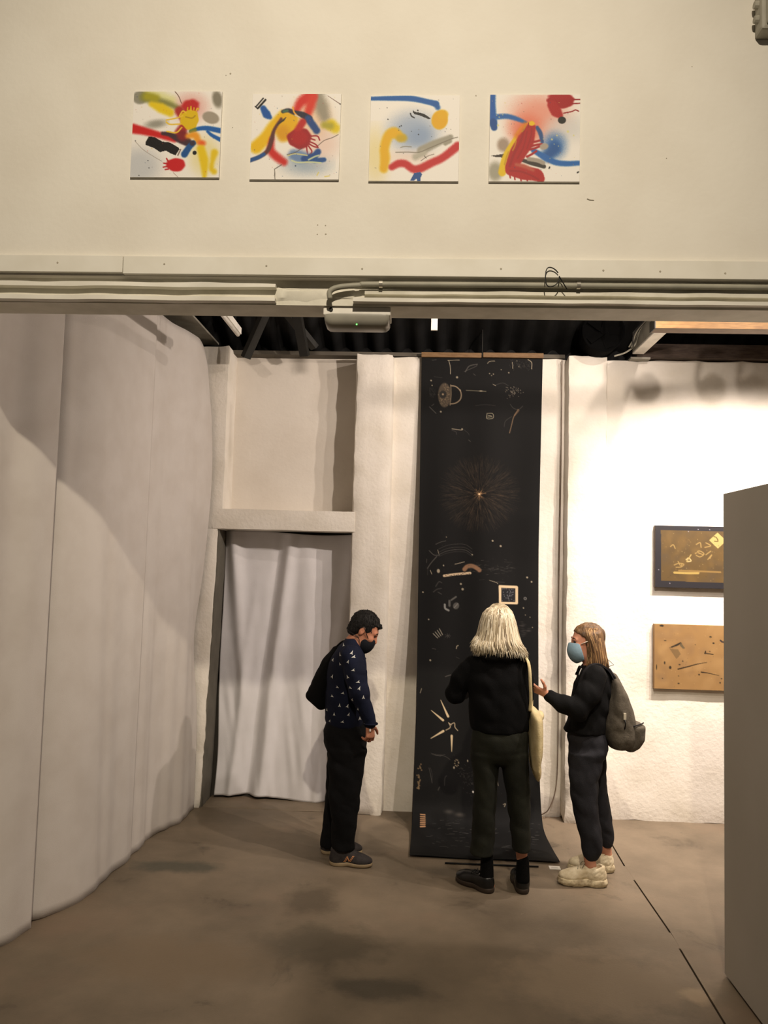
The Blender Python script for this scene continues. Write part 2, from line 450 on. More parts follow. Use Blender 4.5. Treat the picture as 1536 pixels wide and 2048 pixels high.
M_cable = mat('grey_cable', (168, 165, 150), 0.5, 0.3)
M_chrome = mat('clip_metal', (205, 200, 188), 0.3, 0.5, metal=0.8)
M_hole = mat('hole_shadow_plug', (60, 52, 44), 0.9, 0.1)

# concrete floor: blotchy grey-brown with darker stains and pale scuffs
def floor_material():
    m = mat('concrete', (122, 108, 90), 0.6, 0.35); nt = m.node_tree; b = nt.nodes['Principled BSDF']
    N = nt.nodes.new; L = nt.links.new
    tc = N('ShaderNodeTexCoord')
    def noise(scale, det, rough=0.6, dist=0.0):
        n = N('ShaderNodeTexNoise'); n.inputs['Scale'].default_value = scale; n.inputs['Detail'].default_value = det
        n.inputs['Roughness'].default_value = rough; n.inputs['Distortion'].default_value = dist
        L(tc.outputs['Object'], n.inputs['Vector']); return n
    def ramp(src, a, bb):
        r = N('ShaderNodeMapRange'); r.inputs[1].default_value = a; r.inputs[2].default_value = bb; L(src, r.inputs[0]); return r.outputs[0]
    def mixc(f, c1, c2):
        x = N('ShaderNodeMix'); x.data_type = 'RGBA'; L(f, x.inputs[0])
        for i, c in ((6, c1), (7, c2)):
            if isinstance(c, tuple): x.inputs[i].default_value = rgba(c)
            else: L(c, x.inputs[i])
        return x.outputs[2]
    c = mixc(ramp(noise(1.3, 6).outputs['Fac'], 0.35, 0.65), (128, 114, 96), (100, 89, 74))
    c = mixc(ramp(noise(2.6, 8, 0.65, 0.6).outputs['Fac'], 0.60, 0.72), c, (82, 73, 61))
    c = mixc(ramp(noise(0.9, 4).outputs['Fac'], 0.55, 0.75), c, (128, 109, 91))
    c = mixc(ramp(noise(11, 10, 0.7).outputs['Fac'], 0.66, 0.76), c, (146, 133, 115))
    # spilled patches, each where it lies on the slab
    nz = noise(7, 6, 0.65)
    for (sx, sy, rx, ry, col) in ((-1.45, 4.85, 0.30, 0.10, (70, 70, 60)), (-0.55, 4.45, 0.16, 0.20, (84, 74, 60)), (-0.42, 3.95, 0.34, 0.22, (84, 76, 62)), (-0.12, 3.58, 0.26, 0.10, (72, 66, 56)), (0.9, 3.75, 0.5, 0.3, (140, 124, 104)), (-1.1, 3.75, 0.5, 0.25, (120, 104, 84)), (0.35, 4.95, 0.4, 0.08, (82, 74, 62)), (1.28, 3.66, 0.07, 0.08, (166, 146, 120))):
        mp = N('ShaderNodeMapping'); mp.vector_type = 'POINT'; mp.inputs['Location'].default_value = (-sx/rx, -sy/ry, 0); mp.inputs['Scale'].default_value = (1/rx, 1/ry, 0); L(tc.outputs['Object'], mp.inputs['Vector'])
        ln_ = N('ShaderNodeVectorMath'); ln_.operation = 'LENGTH'; L(mp.outputs[0], ln_.inputs[0])
        ad = N('ShaderNodeMath'); ad.operation = 'MULTIPLY_ADD'; L(nz.outputs['Fac'], ad.inputs[0]); ad.inputs[1].default_value = 1.6; L(ln_.outputs['Value'], ad.inputs[2])
        r = N('ShaderNodeMapRange'); r.inputs[1].default_value = 1.95; r.inputs[2].default_value = 1.35; r.inputs[3].default_value = 0.0; r.inputs[4].default_value = 0.75; L(ad.outputs[0], r.inputs[0])
        c = mixc(r.outputs[0], c, col)
    L(c, b.inputs['Base Color'])
    L(ramp(noise(3, 6).outputs['Fac'], 0.2, 0.9), b.inputs['Roughness'])
    r2 = N('ShaderNodeMapRange'); r2.inputs[3].default_value = 0.42; r2.inputs[4].default_value = 0.75
    L(noise(3, 6).outputs['Fac'], r2.inputs[0]); L(r2.outputs[0], b.inputs['Roughness'])
    bp = N('ShaderNodeBump'); bp.inputs['Strength'].default_value = 0.15; bp.inputs['Distance'].default_value = 0.01
    L(noise(90, 6).outputs['Fac'], bp.inputs['Height']); L(bp.outputs[0], b.inputs['Normal'])
    return m
M_floor = floor_material()
M_joint = mat('joint_dirt', (52, 44, 35), 0.9, 0.1)

floor = box('floor', -6, 8, -4, 7.0, -0.20, -0.012, M_joint, kind='structure')
def slab(pts_x, side):
    ys = [-4, 3.2, 3.454, 3.9, 4.3, 4.7, 4.876, 5.146, 5.55, 6.1, 7.0]
    xs = [1.30, 1.315, 1.324, 1.342, 1.358, 1.357, 1.357, 1.356, 1.372, 1.385, 1.39]
    bm = bmesh.new(); g = 0.005*side; far = 8 if side > 0 else -6
    top = [bm.verts.new((x+g, y, 0.0)) for x, y in zip(xs, ys)]; out = [bm.verts.new((far, y, 0.0)) for y in ys]
    lo = [bm.verts.new((x+g, y, -0.012)) for x, y in zip(xs, ys)]
    for i in range(len(ys)-1):
        a = (top[i], top[i+1], out[i+1], out[i]); b = (top[i], lo[i], lo[i+1], top[i+1])
        bm.faces.new(a if side < 0 else a[::-1]); bm.faces.new(b)
    return link('slab', bm_mesh(bm), M_floor, floor)
slab(None, -1); slab(None, 1)
for y0, y1, x in ((4.95, 5.17, 1.3565), (4.10, 4.27, 1.352), (5.6, 6.1, 1.38)):
    box('joint_filler', x-0.007, x+0.007, y0, y1, -0.012, -0.0005, M_floor, floor)

# ---- header wall over the opening, seen from the front room
wall_front = box('wall_front', -5, 5, 3.05, 3.235, 3.02, 5.7, M_header, kind='structure')
beam = box('trim_1', -5, 5, 3.085, 3.235, 2.918, 3.02, M_beam, kind='structure')
def strip(name, x0, x1, y0, y1, z0, z1, m, parent, wob=0.0015):
    n = max(6, int((x1-x0)/0.03)); bm = bmesh.new(); rows = []
    for i in range(n+1):
        x = x0+(x1-x0)*i/n; w = lambda s: float(vnoise(x*9+s, s, 0.2))*wob
        rows.append([bm.verts.new(p) for p in ((x, y0+w(1), z0+w(2)), (x, y0+w(3), z1+w(4)), (x, y1, z1+w(4)), (x, y1, z0+w(2)))])
    for i in range(n):
        for k in range(4): bm.faces.new((rows[i][k], rows[i][(k+1) % 4], rows[i+1][(k+1) % 4], rows[i+1][k]))
    bm.faces.new(rows[0]); bm.faces.new(rows[-1][::-1])
    return link(name, bm_mesh(bm), m, parent)
strip('upper_lip', -5, -0.60, 3.052, 3.09, 2.978, 2.996, M_board, beam, 0.003)
strip('lower_lip', -5, -0.60, 3.048, 3.09, 2.921, 2.938, M_board, beam, 0.002)
strip('lower_lip', -0.285, 5, 3.050, 3.09, 2.926, 2.941, M_board, beam, 0.0015)
strip('upper_lip', -0.24, 5, 3.066, 3.09, 2.962, 2.978, M_beam, beam, 0.002)
rough_box('plaster_lump', -0.62, -0.27, 3.080, 3.10, 2.921, 3.0, M_beam, beam, seg=0.02, amp=0.008, round_=0.012)
# fascia boards nailed over the wall's lower edge
bd = box('trim_2', -5, -1.222, 3.030, 3.05, 3.0275, 3.097, M_board, kind='structure', bevel=0.002)
bd2 = box('trim_3', -1.218, 5, 3.028, 3.05, 3.022, 3.095, M_board, kind='structure', bevel=0.002)
def dot(name, x, z, r, parent, y=3.0275, m=M_hole, sz=1.0):
    bm = bmesh.new(); bmesh.ops.create_cone(bm, cap_ends=True, segments=8, radius1=r, radius2=r*0.8, depth=0.002)
    bmesh.ops.transform(bm, matrix=Matrix.Translation((x, y, z)) @ Matrix.Rotation(math.pi/2, 4, 'X') @ Matrix.Diagonal((1, sz, 1, 1)), verts=bm.verts[:])
    return link(name, bm_mesh(bm), m, parent)
M_nail = mat('painted_nail_head', (176, 168, 150), 0.6, 0.3)
for x, z in ((-1.49, 3.065), ):
    dot('nail_head', x, z, 0.0045, bd, y=3.0295, m=M_nail)
for x, z in ((-1.05, 3.062), (-0.635, 3.058), (-0.25, 3.05), (0.30, 3.055), (0.70, 3.052), (0.92, 3.05), (1.17, 3.045)):
    dot('nail_head', x, z, 0.0045, bd2, m=M_nail)
for x, z, r in ((-0.818, 3.875, 0.004), (-0.836, 3.868, 0.002), (-0.437, 3.238, 0.003), (-0.405, 3.236, 0.003), (-0.437, 3.199, 0.003), (-0.403, 3.20, 0.004),
                (-0.80, 3.645, 0.002), (0.19, 3.78, 0.003), (0.95, 3.52, 0.002), (1.05, 3.9, 0.002)):
    dot('screw_hole', x, z, r, wall_front, y=3.0495, m=M_nail)
bm = bmesh.new(); add_tube(bm, [(0.638, 3.049, 3.352), (0.65, 3.0485, 3.347), (0.666, 3.049, 3.346)], 0.0018, 5)
link('scratch', bm_mesh(bm), M_nail, wall_front)
# wall of the opening's jambs (beyond the picture's edges)
box('wall_left', -2.75, -2.5, 3.05, 6.5, 0, 4.6, M_plaster, kind='structure')
box('wall_right', 6.0, 6.2, 3.05, 6.5, 0, 4.6, M_plaster, kind='structure')

# ---- back wall with its pilasters, niche, doorway
wall_back = rough_box('wall_back', -0.25, 1.2, 6.095, 6.33, -0.01, 3.53, M_plaster, seg=0.07, amp=0.004, top_amp=0.006, foot=0.012, kind='structure')
rough_box('wall_panel', 1.32, 6.0, 6.095, 6.33, -0.01, 3.53, M_plaster, wall_back, seg=0.09, amp=0.004, top_amp=0.006, foot=0.006)
rough_box('pilaster', -0.519, -0.222, 5.97, 6.31, -0.01, 3.525, M_plaster, wall_back, seg=0.045, amp=0.0026, top_amp=0.010, foot=0.02, round_=0.014)
rough_box('pilaster', 1.118, 1.425, 5.97, 6.31, -0.01, 3.525, M_plaster, wall_back, seg=0.045, amp=0.0026, top_amp=0.010, foot=0.02, round_=0.014)
rough_box('pilaster', -2.5, -1.520, 5.97, 6.31, 2.11, 3.56, M_plaster, wall_back, seg=0.045, amp=0.004, top_amp=0.010, foot=0.0, round_=0.008)
lp = rough_box('pilaster', -2.5, -1.551, 5.97, 6.24, -0.01, 2.13, M_plaster, wall_back, seg=0.035, amp=0.005, foot=0.0, round_=0.010)
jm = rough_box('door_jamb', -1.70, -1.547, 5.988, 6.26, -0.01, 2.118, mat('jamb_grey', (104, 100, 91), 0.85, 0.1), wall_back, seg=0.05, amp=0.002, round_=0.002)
for _o, _a in ((lp, 0.009), (jm, 0.002)):
    for _v in _o.data.vertices:
        if _v.co.x > -1.80 and _v.co.z < 2.0:
            _w = (2.0-_v.co.z)/2.0; _k = min(1.0, (_v.co.x+1.80)/0.22)
            _v.co.x -= _k*(0.052*_w+_a*_w*(float(vnoise(_v.co.z*22, 0.5, 0.5))+0.6*float(vnoise(_v.co.z*60, 1.5, 0.5))))
rough_box('lintel', -1.60, -0.49, 5.969, 6.31, 2.117, 2.277, M_plaster, wall_back, seg=0.045, amp=0.003, round_=0.004)
rough_box('niche_back', -1.58, -0.48, 6.23, 6.33, 2.20, 3.55, M_plaster2, wall_back, seg=0.10, amp=0.003, top_amp=0.004)
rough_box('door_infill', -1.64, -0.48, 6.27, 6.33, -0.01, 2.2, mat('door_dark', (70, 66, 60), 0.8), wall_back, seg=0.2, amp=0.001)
rough_box('threshold', -1.60, -0.5, 6.0, 6.3, -0.012, 0.012, M_floor, wall_back, seg=0.06, amp=0.004, round_=0.006)
# coping strip along the wall's top, dark gap under the roof
box('wall_coping', -2.5, 1.12, 6.12, 6.34, 3.535, 3.565, mat('grey_coping', (96, 90, 80), 0.8), wall_back)

# ---- roof of the back room
def corrugated():
    nx = 420; xs = np.linspace(-3.0, 6.0, nx); P = []
    for y in (6.42, 3.0):
        zb = 3.60+(6.42-y)*0.42
        P.append(np.stack([xs, np.full(nx, y), zb+0.028*np.sin(xs*2*math.pi/0.17)], 1))
    return grid_mesh(np.array(P))
ceil = link('ceiling', corrugated(), M_roof, kind='structure', smooth=True)
box('eaves_board', -3, 6, 6.34, 6.42, 3.3, 3.70, M_roof, ceil)

# steel and timber up in the roof
sb = empty('steel_rafter', (-1.78, 4.7, 3.62), label='grey painted steel beam above the top end of the white curtain', category='beam')
box('web', -0.02, 0.02, -1.2, 1.42, 0, 0.05, M_steel, sb); box('flange', -0.15, 0.135, -1.2, 1.42, -0.015, 0.0, M_steel, sb)
tube('tie_rod', [(-0.04, 0.55, -0.12), (-0.04, 0.55, 0.10)], 0.005, M_dark, sb)
bt = empty('lamp_batten', (-1.215, 4.3, 3.35), label='white tubular lamp batten hanging in the dark roof at left', category='lamp')
box('housing', -0.018, 0.018, -0.6, 0.70, 0.012, 0.055, M_white, bt, bevel=0.003); tube('tube_lamp', [(0, -0.58, 0.004), (0, 0.68, 0.004)], 0.013, M_white, bt)
tube('suspension_wire', [(0, 0.6, 0.05), (0, 0.6, 0.82)], 0.003, M_dark, bt)
tr = empty('roof_truss', (-1.05, 5.7, 3.3), label='dark steel truss struts under the black corrugated roof', category='truss')
for a, b in (((-0.30, 0.1, 0.12), (0.02, -0.1, 0.75)), ((0.02, -0.1, 0.85), (0.13, 0.25, 0.18)), ((-0.02, 0.1, 0.5), (0.20, 0.3, 0.26))):
    d = Vector(b)-Vector(a); bm = bmesh.new(); add_box(bm, -0.035, 0.035, -0.02, 0.02, 0, d.length)
    me = bm_mesh(bm); o = link('strut', me, M_dark, tr); o.location = a; o.rotation_euler = d.to_track_quat('Z', 'Y').to_euler()
b2 = empty('hanging_strip', (0.069, 5.0, 3.405), label='short white strip hanging above the black paper banner', category='strip')
box('strip_body', -0.021, 0.021, -0.01, 0.01, 0.0, 0.2, M_white, b2, bevel=0.002); box('strip_cap', -0.021, 0.021, -0.012, 0.012, 0.2, 0.212, M_steel, b2)
rf = empty('steel_rafter', (1.62, 4.9, 3.55), label='pale steel roof bracket with tangled cables left of the timber plank', category='beam')
box('bottom_flange', 0.0, 0.085, -0.5, 1.12, 0.0, 0.012, M_white, rf); box('web', 0.0, 0.012, -0.5, 1.12, 0.012, 0.17, M_steel, rf)
for k in range(4):
    pts = catmull([(-0.03-0.01*k, 1.0, 0.02), (-0.06+0.02*k, 0.85, 0.08+0.02*k), (-0.02, 0.6-0.05*k, 0.14), (-0.03, 0.2, 0.13+0.02*k)], 6)
    tube('cable', pts, 0.006, M_cable if k % 2 else M_black, rf, seg=6)
tube('cable', catmull([(-0.15, 1.08, -0.03), (-0.06, 1.06, 0.0), (0.0, 1.02, 0.06), (0.0, 0.9, 0.14)], 6), 0.007, M_cable, rf, seg=6)
tp = empty('timber_plank', (1.372, 4.6, 3.315), label='pale timber plank under the roof at upper right', category='plank')
box('plank', 0.0, 1.6, 0.0, 0.10, 0.0, 0.06, M_timber, tp, bevel=0.002); box('end_plate', -0.006, 0.0, -0.002, 0.102, -0.002, 0.064, M_dark, tp)
pu = empty('roof_purlin', (1.66, 6.0, 3.515), label='dark brown purlin lying on top of the right wall', category='beam')
box('purlin', 0.0, 4.3, 0.04, 0.2, 0.015, 0.125, M_brown, pu, bevel=0.004); box('bearing_plate', -0.05, 0.1, 0.03, 0.2, 0.0, 0.015, M_steel, pu)
# round black extractor fan under the roof
M_fan = mat('matt_black', (7, 7, 7), 0.95, 0.05)
fn = empty('extractor_fan', (1.345, 5.86, 3.66), label='round black extractor fan in the dark roof above the right pilaster', category='fan')
bm = bmesh.new(); add_tube(bm, [(0, -0.06, 0), (0, 0.12, 0)], 0.15, 28); link('drum', bm_mesh(bm), M_fan, fn)
bm = bmesh.new(); add_tube(bm, [(0.152*math.cos(t), -0.062, 0.152*math.sin(t)) for t in np.linspace(0, 2*math.pi, 33)], 0.008, 6, caps=False); link('rim', bm_mesh(bm), M_fan, fn)
for k in range(5):
    t = 2*math.pi*k/5; bm = bmesh.new()
    add_box(bm, 0.02, 0.135, -0.003, 0.003, -0.03, 0.03); bmesh.ops.transform(bm, matrix=Matrix.Translation((0, -0.072, 0)) @ Matrix.Rotation(t, 4, 'Y') @ Matrix.Rotation(0.4, 4, 'X'), verts=bm.verts[:])
    link('blade', bm_mesh(bm), M_fan, fn)
bm = bmesh.new(); add_tube(bm, [(0, -0.085, 0), (0, -0.06, 0)], 0.03, 12); link('hub', bm_mesh(bm), M_fan, fn)
for dx in (0.075, 0.185):
    box('fan_hanger', dx, dx+0.012, -0.4, -0.38, 0.03, 0.5, M_white, fn)

# ---- the three wall washers (hidden by the header, seen by their shadows)
rail = empty('lamp_rail', (2.0, 5.0, 3.86), label='black lamp rail hung across the back room above the opening', category='rail')
for x0, x1 in ((-0.20, -0.08), (0.06, 0.13), (0.23, 0.30)):
    box('rail_section', x0, x1, -0.015, 0.015, -0.012, 0.012, M_black, rail)
tube('rail_wire', [(0, 0, 0), (0, 0, 0.5)], 0.002, M_dark, rail)
for i, (x, y, z) in enumerate(WASH):
    t = empty('wall_washer_lamp', (x, y, z), label='black wall washer lamp, %s on the rail' % ('left' if i == 0 else 'middle' if i == 1 else 'right'), category='lamp', group='wall washers on the rail')
    bm = bmesh.new(); add_tube(bm, [(0, -0.07, 0.05), (0, -0.03, 0.04), (0, 0.03, 0.0), (0, 0.06, -0.02)], [0.03, 0.05, 0.06, 0.052], 18); link('lamp_head', bm_mesh(bm), M_black, t, smooth=True)
    tube('lamp_arm', catmull([(-0.05, 0, 0.01), (-0.062, 0, 0.06), (-0.05, 0, 0.13), (-0.045, 0, 0.16)], 5), 0.013, M_black, t)

# ---- bare bulb gear on the header
em = empty('emergency_light', (-0.272, 3.150, 2.844), label='white emergency light box with a green light under the header beam', category='light')
M_diff = mat('frosted_diffuser', (160, 156, 144), 0.3, 0.5)
bm = bmesh.new(); add_box(bm, -0.137, 0.137, -0.055, 0.06, 0.040, 0.074, 0.004); link('housing', bm_mesh(bm), M_white, em)
bm = bmesh.new()
sec = [(-0.055, 0.046), (-0.057, 0.02), (-0.045, 0.002), (-0.02, -0.006), (0.03, -0.006), (0.055, 0.004), (0.06, 0.046)]
rows = []
for x, k in ((-0.132, 0.55), (-0.128, 0.8), (-0.116, 0.97), (-0.10, 1.0), (0.10, 1.0), (0.116, 0.97), (0.128, 0.8), (0.132, 0.55)):
    rows.append([bm.verts.new((x, y*(0.9+0.1*k), 0.046+(z-0.046)*k)) for y, z in sec])
for i in range(len(rows)-1):
    for j in range(len(sec)-1): bm.faces.new((rows[i][j], rows[i+1][j], rows[i+1][j+1], rows[i][j+1]))
bm.faces.new(rows[0]); bm.faces.new(rows[-1])
df = link('diffuser', bm_mesh(bm), M_diff, em, smooth=True)
bm = bmesh.new(); bmesh.ops.create_icosphere(bm, subdivisions=1, radius=0.0035); bmesh.ops.translate(bm, verts=bm.verts[:], vec=(-0.0, -0.046, 0.004))
link('indicator_led', bm_mesh(bm), mat('green_led', (90, 230, 90), 0.4, emit=((110, 255, 110), 3.0)), em)
bm = bmesh.new(); add_tube(bm, [(-0.105, -0.062, 0.062), (-0.105, -0.058, 0.062), (-0.105, -0.05, 0.062)], 0.008, 8); link('cable_gland', bm_mesh(bm), M_dark, em)
cdt = tube('cable_conduit', catmull([(-0.378, 3.05, 2.935), (-0.378, 3.045, 2.962), (-0.345, 3.045, 2.980), (-0.26, 3.05, 2.991), (-0.17, 3.05, 2.996), (0.6, 3.052, 2.999), (2.0, 3.055, 3.0), (4.9, 3.055, 3.0)], 6), 0.011, M_cable, seg=10,
           label='pale grey cable conduit running right from the emergency light', category='conduit')
for x, z in ((-0.175, 2.996), (0.608, 2.999)):
    bm = bmesh.new(); add_tube(bm, [(x-0.007, 3.051, z), (x+0.007, 3.051, z)], 0.0145, 12); link('pipe_clip', bm_mesh(bm), M_chrome, cdt)
wl = tube('wire_loop', [(0.500+0.028*math.cos(t)-0.01*math.sin(t)**2, 3.022-0.012*math.sin(t/2), 3.018+0.039*math.sin(t)) for t in np.linspace(0.5, 2*math.pi+0.2, 30)] + [(0.56, 3.03, 2.975)], 0.0022, M_black,
          seg=6, label='thin black wire loop hanging on the fascia board', category='wire')
# grey junction box at the upper right corner
jb = empty('junction_box', (1.38, 3.05, 4.10), label='grey junction box at the top right of the header wall', category='box')
M_jb = mat('box_grey', (168, 164, 150), 0.5, 0.3)
bm = bmesh.new(); add_box(bm, -0.085, 0.12, -0.07, 0, -0.09, 0.16, 0.012); link('box_body', bm_mesh(bm), M_jb, jb)
bm = bmesh.new(); add_box(bm, -0.068, 0.10, -0.086, -0.068, -0.075, 0.14, 0.01); link('box_lid', bm_mesh(bm), M_jb, jb)
for z in (-0.03, 0.03):
    bm = bmesh.new(); add_tube(bm, [(-0.10, -0.035, z), (-0.08, -0.035, z)], [0.014, 0.018], 10); link('cable_gland', bm_mesh(bm), M_jb, jb)
bm = bmesh.new(); add_tube(bm, [(-0.045, -0.088, -0.035), (-0.045, -0.084, -0.035)], 0.006, 8); link('lid_screw', bm_mesh(bm), M_dark, jb)

# ---- cloth: tall curtains along the left side
def cloth_panel(name, base, top, hem, folds, nu=140, nv=70, edge=None, topfn=None, **props):
    """base: plan polyline; folds(t, v) gives the sideways offset"""
    B = np.array(catmull(base, 12)); d = np.r_[0, np.cumsum(np.hypot(*np.diff(B, axis=0).T))]; L = d[-1]
    t = np.linspace(0, 1, nu); X = np.interp(t*L, d, B[:, 0]); Y = np.interp(t*L, d, B[:, 1])
    dx, dy = np.gradient(X), np.gradient(Y); ln = np.hypot(dx, dy); nx, ny = dy/ln, -dx/ln
    P = np.zeros((nv, nu, 3))
    for i, v in enumerate(np.linspace(0, 1, nv)):
        o = folds(t*L, v); tp = top if topfn is None else topfn(Y)
        hz = hem(t*L) if callable(hem) else hem
        P[i, :, 0] = X+nx*o; P[i, :, 1] = Y+ny*o; P[i, :, 2] = hz+(tp-hz)*v
        if edge is not None: P[i, :, 0] += edge(v)*np.clip((t-0.72)/0.28, 0, 1)**1.5
    me = grid_mesh(P); o = link(name, me, M_cloth, smooth=True, **props)
    md = o.modifiers.new('thick', 'SOLIDIFY'); md.thickness = 0.003; md.offset = -1
    return o
def vn1(x, s): return vnoise(np.asarray(x)*1.0, np.full_like(np.asarray(x, float), s), np.full_like(np.asarray(x, float), s*0.37))
fA = lambda s, v: 0.026*np.sin(s*13+1.0)*(0.6+0.4*v)+0.018*vn1(s*9, 1.3)*(1-0.3*v)
def fB(s, v):
    near = np.exp(-(s/0.16)**2)
    return -0.06*np.exp(-(s/0.13)**2)*(1-0.2*v)+0.014*vn1(s*6, 2.2)*(1-0.6*v)+0.016*np.sin(s*34+v*1.5)*np.exp(-((s-0.12)/0.12)**2)*(0.4+0.6*v)+0.018*np.sin(s*4.2)*(1-v*0.6)+0.009*vn1(s*12+v*2, 3.1)*(1-v)
def fC(s, v):
    return 0.017*np.sin(s*9+0.6)*(1-0.5*v)+0.012*vn1(s*5+v, 5.0)+0.010*vn1(s*13, 6.0)*(1-v)-0.02*np.exp(-(s/0.10)**2)*(1-v)
cl = dict(category='curtain', group='white curtains along the left side')
cloth_panel('curtain', [(-2.13, 2.95), (-2.05, 3.35), (-1.975, 3.72), (-1.925, 3.985)], 3.58, lambda s: 0.004+0.004*np.sin(s*12), fA, label='white curtain panel nearest the camera, at the picture\'s left edge', **cl)
cloth_panel('curtain', [(-1.985, 3.90), (-1.94, 4.02), (-1.84, 4.24), (-1.785, 4.56), (-1.74, 4.95)], 3.58, lambda s: 0.004+0.004*np.sin(s*9+1), fB, label='wide white curtain panel, the middle one of three at left', **cl)
cloth_panel('curtain', [(-1.80, 4.86), (-1.765, 5.12), (-1.715, 5.42), (-1.68, 5.65), (-1.635, 5.94)], 3.52, lambda s: 0.003+0.003*np.sin(s*14), fC,
            topfn=lambda Y: 3.52-0.20*np.clip((Y-5.62)/0.32, 0, 1)**1.6,
            edge=lambda v: -0.012+0.035*math.exp(-((v-0.76)/0.16)**2)-0.055*math.exp(-((v-0.38)/0.12)**2)-0.03*(v > 0.9)*(v-0.9)*8, label='white curtain panel reaching the old plaster wall beside the doorway', **cl)
# grey-white cloth hung in the doorway
def door_cloth():
    nu, nv = 120, 130; u = np.linspace(0, 1, nu); P = np.zeros((nv, nu, 3))
    for i, v in enumerate(np.linspace(0, 1, nv)):
        xl = -1.552-0.012*(1-v)+0.012*np.sin(v*9)*(1-v); xr = -0.48
        X = xl+(xr-xl)*u; q = 1-v
        # three diagonal drapes gathered towards the upper corners
        f = 0.030*np.exp(-((u-(0.06+0.20*q))/0.05)**2)*np.clip(1.15-q*1.4, 0, 1)
        f += 0.026*np.exp(-((u-(0.50-0.17*q))/0.05)**2)
        f -= 0.022*np.exp(-((u-(0.43-0.20*q))/0.04)**2)*(0.4+0.6*q)
        f += 0.014*np.exp(-((u-(0.28-0.17*q))/0.035)**2)*np.clip(q*2-0.3, 0, 1)
        f += 0.018*np.exp(-((u-(0.62+0.05*q))/0.09)**2)
        f += 0.020*np.exp(-((u-(0.97-0.22*q))/0.05)**2)
        f += 0.006*vnoise(u*9+q*3, np.full(nu, q*5), 0.3)*(0.3+q)+0.004*vnoise(u*24-q*6, np.full(nu, q*6), 0.8)*q
        P[i, :, 0] = X; P[i, :, 1] = 6.225-1.75*f; P[i, :, 2] = 0.028+0.01*np.sin(u*7)-0.012*u+(2.112-0.028)*v
    me = grid_mesh(P); o = link('door_curtain', me, M_doorcloth, smooth=True, label='creased grey-white cloth hung inside the doorway in the back wall', category='curtain')
    md = o.modifiers.new('thick', 'SOLIDIFY'); md.thickness = 0.003; md.offset = 1
    return o
door_cloth()

# ---- freestanding display partition at right
pt = empty('display_partition', (1.475, 2.6, 0), label='tall freestanding white display partition at the right edge', category='partition')
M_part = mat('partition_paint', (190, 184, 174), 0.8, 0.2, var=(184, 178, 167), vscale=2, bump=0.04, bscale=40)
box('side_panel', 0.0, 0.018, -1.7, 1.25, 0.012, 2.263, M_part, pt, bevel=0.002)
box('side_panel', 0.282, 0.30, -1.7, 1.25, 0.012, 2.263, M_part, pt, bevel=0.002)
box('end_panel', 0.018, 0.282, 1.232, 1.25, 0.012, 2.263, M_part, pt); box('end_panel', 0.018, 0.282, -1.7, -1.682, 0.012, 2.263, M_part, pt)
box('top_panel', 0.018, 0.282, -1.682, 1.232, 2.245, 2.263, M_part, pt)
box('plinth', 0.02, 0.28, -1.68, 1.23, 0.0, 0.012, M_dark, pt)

# ================================================================== ART
M_paint = mat_attr('spray_paint', 0.55, 0.3, bump=0.06, bscale=260)
M_edge = mat('canvas_edge', (222, 218, 208), 0.8, 0.2)
def raster(quad, n=176):
    """pixel frame of a sketch rectified by its four corners (TL, TR, BR, BL)"""
    (x0, y0), (x1, y1), (x2, y2), (x3, y3) = quad
    v, u = np.meshgrid(np.linspace(0, 1, n), np.linspace(0, 1, n), indexing='ij')
    X = (x0*(1-u)+x1*u)*(1-v)+(x3*(1-u)+x2*u)*v; Y = (y0*(1-u)+y1*u)*(1-v)+(y3*(1-u)+y2*u)*v
    return X, Y
def canvas(x0, x1, z0, z1, p, label):
    o = empty('canvas_painting', ((x0+x1)/2, 3.05, z0), label=label, category='painting', group='spray painted canvases on the header wall')
    w = (x1-x0)/2; h = z1-z0
    box('stretcher', -w, w, -0.0105, 0, 0, h, M_edge, o, bevel=0.0015)
    n = p.X.shape[0]; v, u = np.meshgrid(np.linspace(0, 1, n), np.linspace(0, 1, n), indexing='ij')
    P = np.stack([-w+0.001+(2*w-0.002)*u, np.full_like(u, -0.0113), h-0.001-(h-0.002)*v], -1)
    me = grid_mesh(P); paint_mesh(me, p.C.reshape(-1, 3)*0.95); link('painted_face', me, M_paint, o)
def splat(p, n, box_, cols, seed):
    rg = random.Random(seed)
    for _ in range(n):
        x, y = rg.uniform(box_[0], box_[2]), rg.uniform(box_[1], box_[3]); r = rg.uniform(2, 6); p.blob(x, y, r, r*rg.uniform(0.6, 1.4), rg.choice(cols), soft=3, alpha=rg.uniform(0.4, 0.9))
YEL, YEL2, RED, DRED, BLU, BLK, GRY, PNK = (240, 205, 20), (226, 172, 8), (208, 36, 36), (160, 26, 34), (26, 96, 178), (22, 22, 24), (150, 147, 132), (238, 190, 175)
BASE = (248, 244, 238)
# canvas 1
p = Painter(*raster([(175, 128), (1300, 130), (1275, 1222), (130, 1222)]), BASE)
p.blob(250, 1080, 260, 220, (196, 200, 206), soft=130, alpha=0.8); p.blob(900, 330, 200, 170, (226, 150, 140), soft=110, alpha=0.6); p.blob(1090, 950, 190, 240, (235, 220, 140), soft=100, alpha=0.6)
p.stroke([(330, 150), (480, 190), (640, 250)], 70, (222, 222, 130), soft=60, alpha=0.7)
p.blob(250, 205, 95, 85, GRY, soft=18); p.stroke([(300, 200), (470, 250), (620, 290), (740, 340)], [60, 50, 40, 30], (140, 140, 80), soft=36); p.stroke([(340, 190), (450, 215)], 50, (172, 165, 40), soft=40)
p.stroke([(400, 290), (520, 340), (640, 400)], [34, 62, 50], (236, 206, 30), soft=30)
p.blob(1240, 230, 62, 110, (138, 132, 116), rot=-12, soft=26)
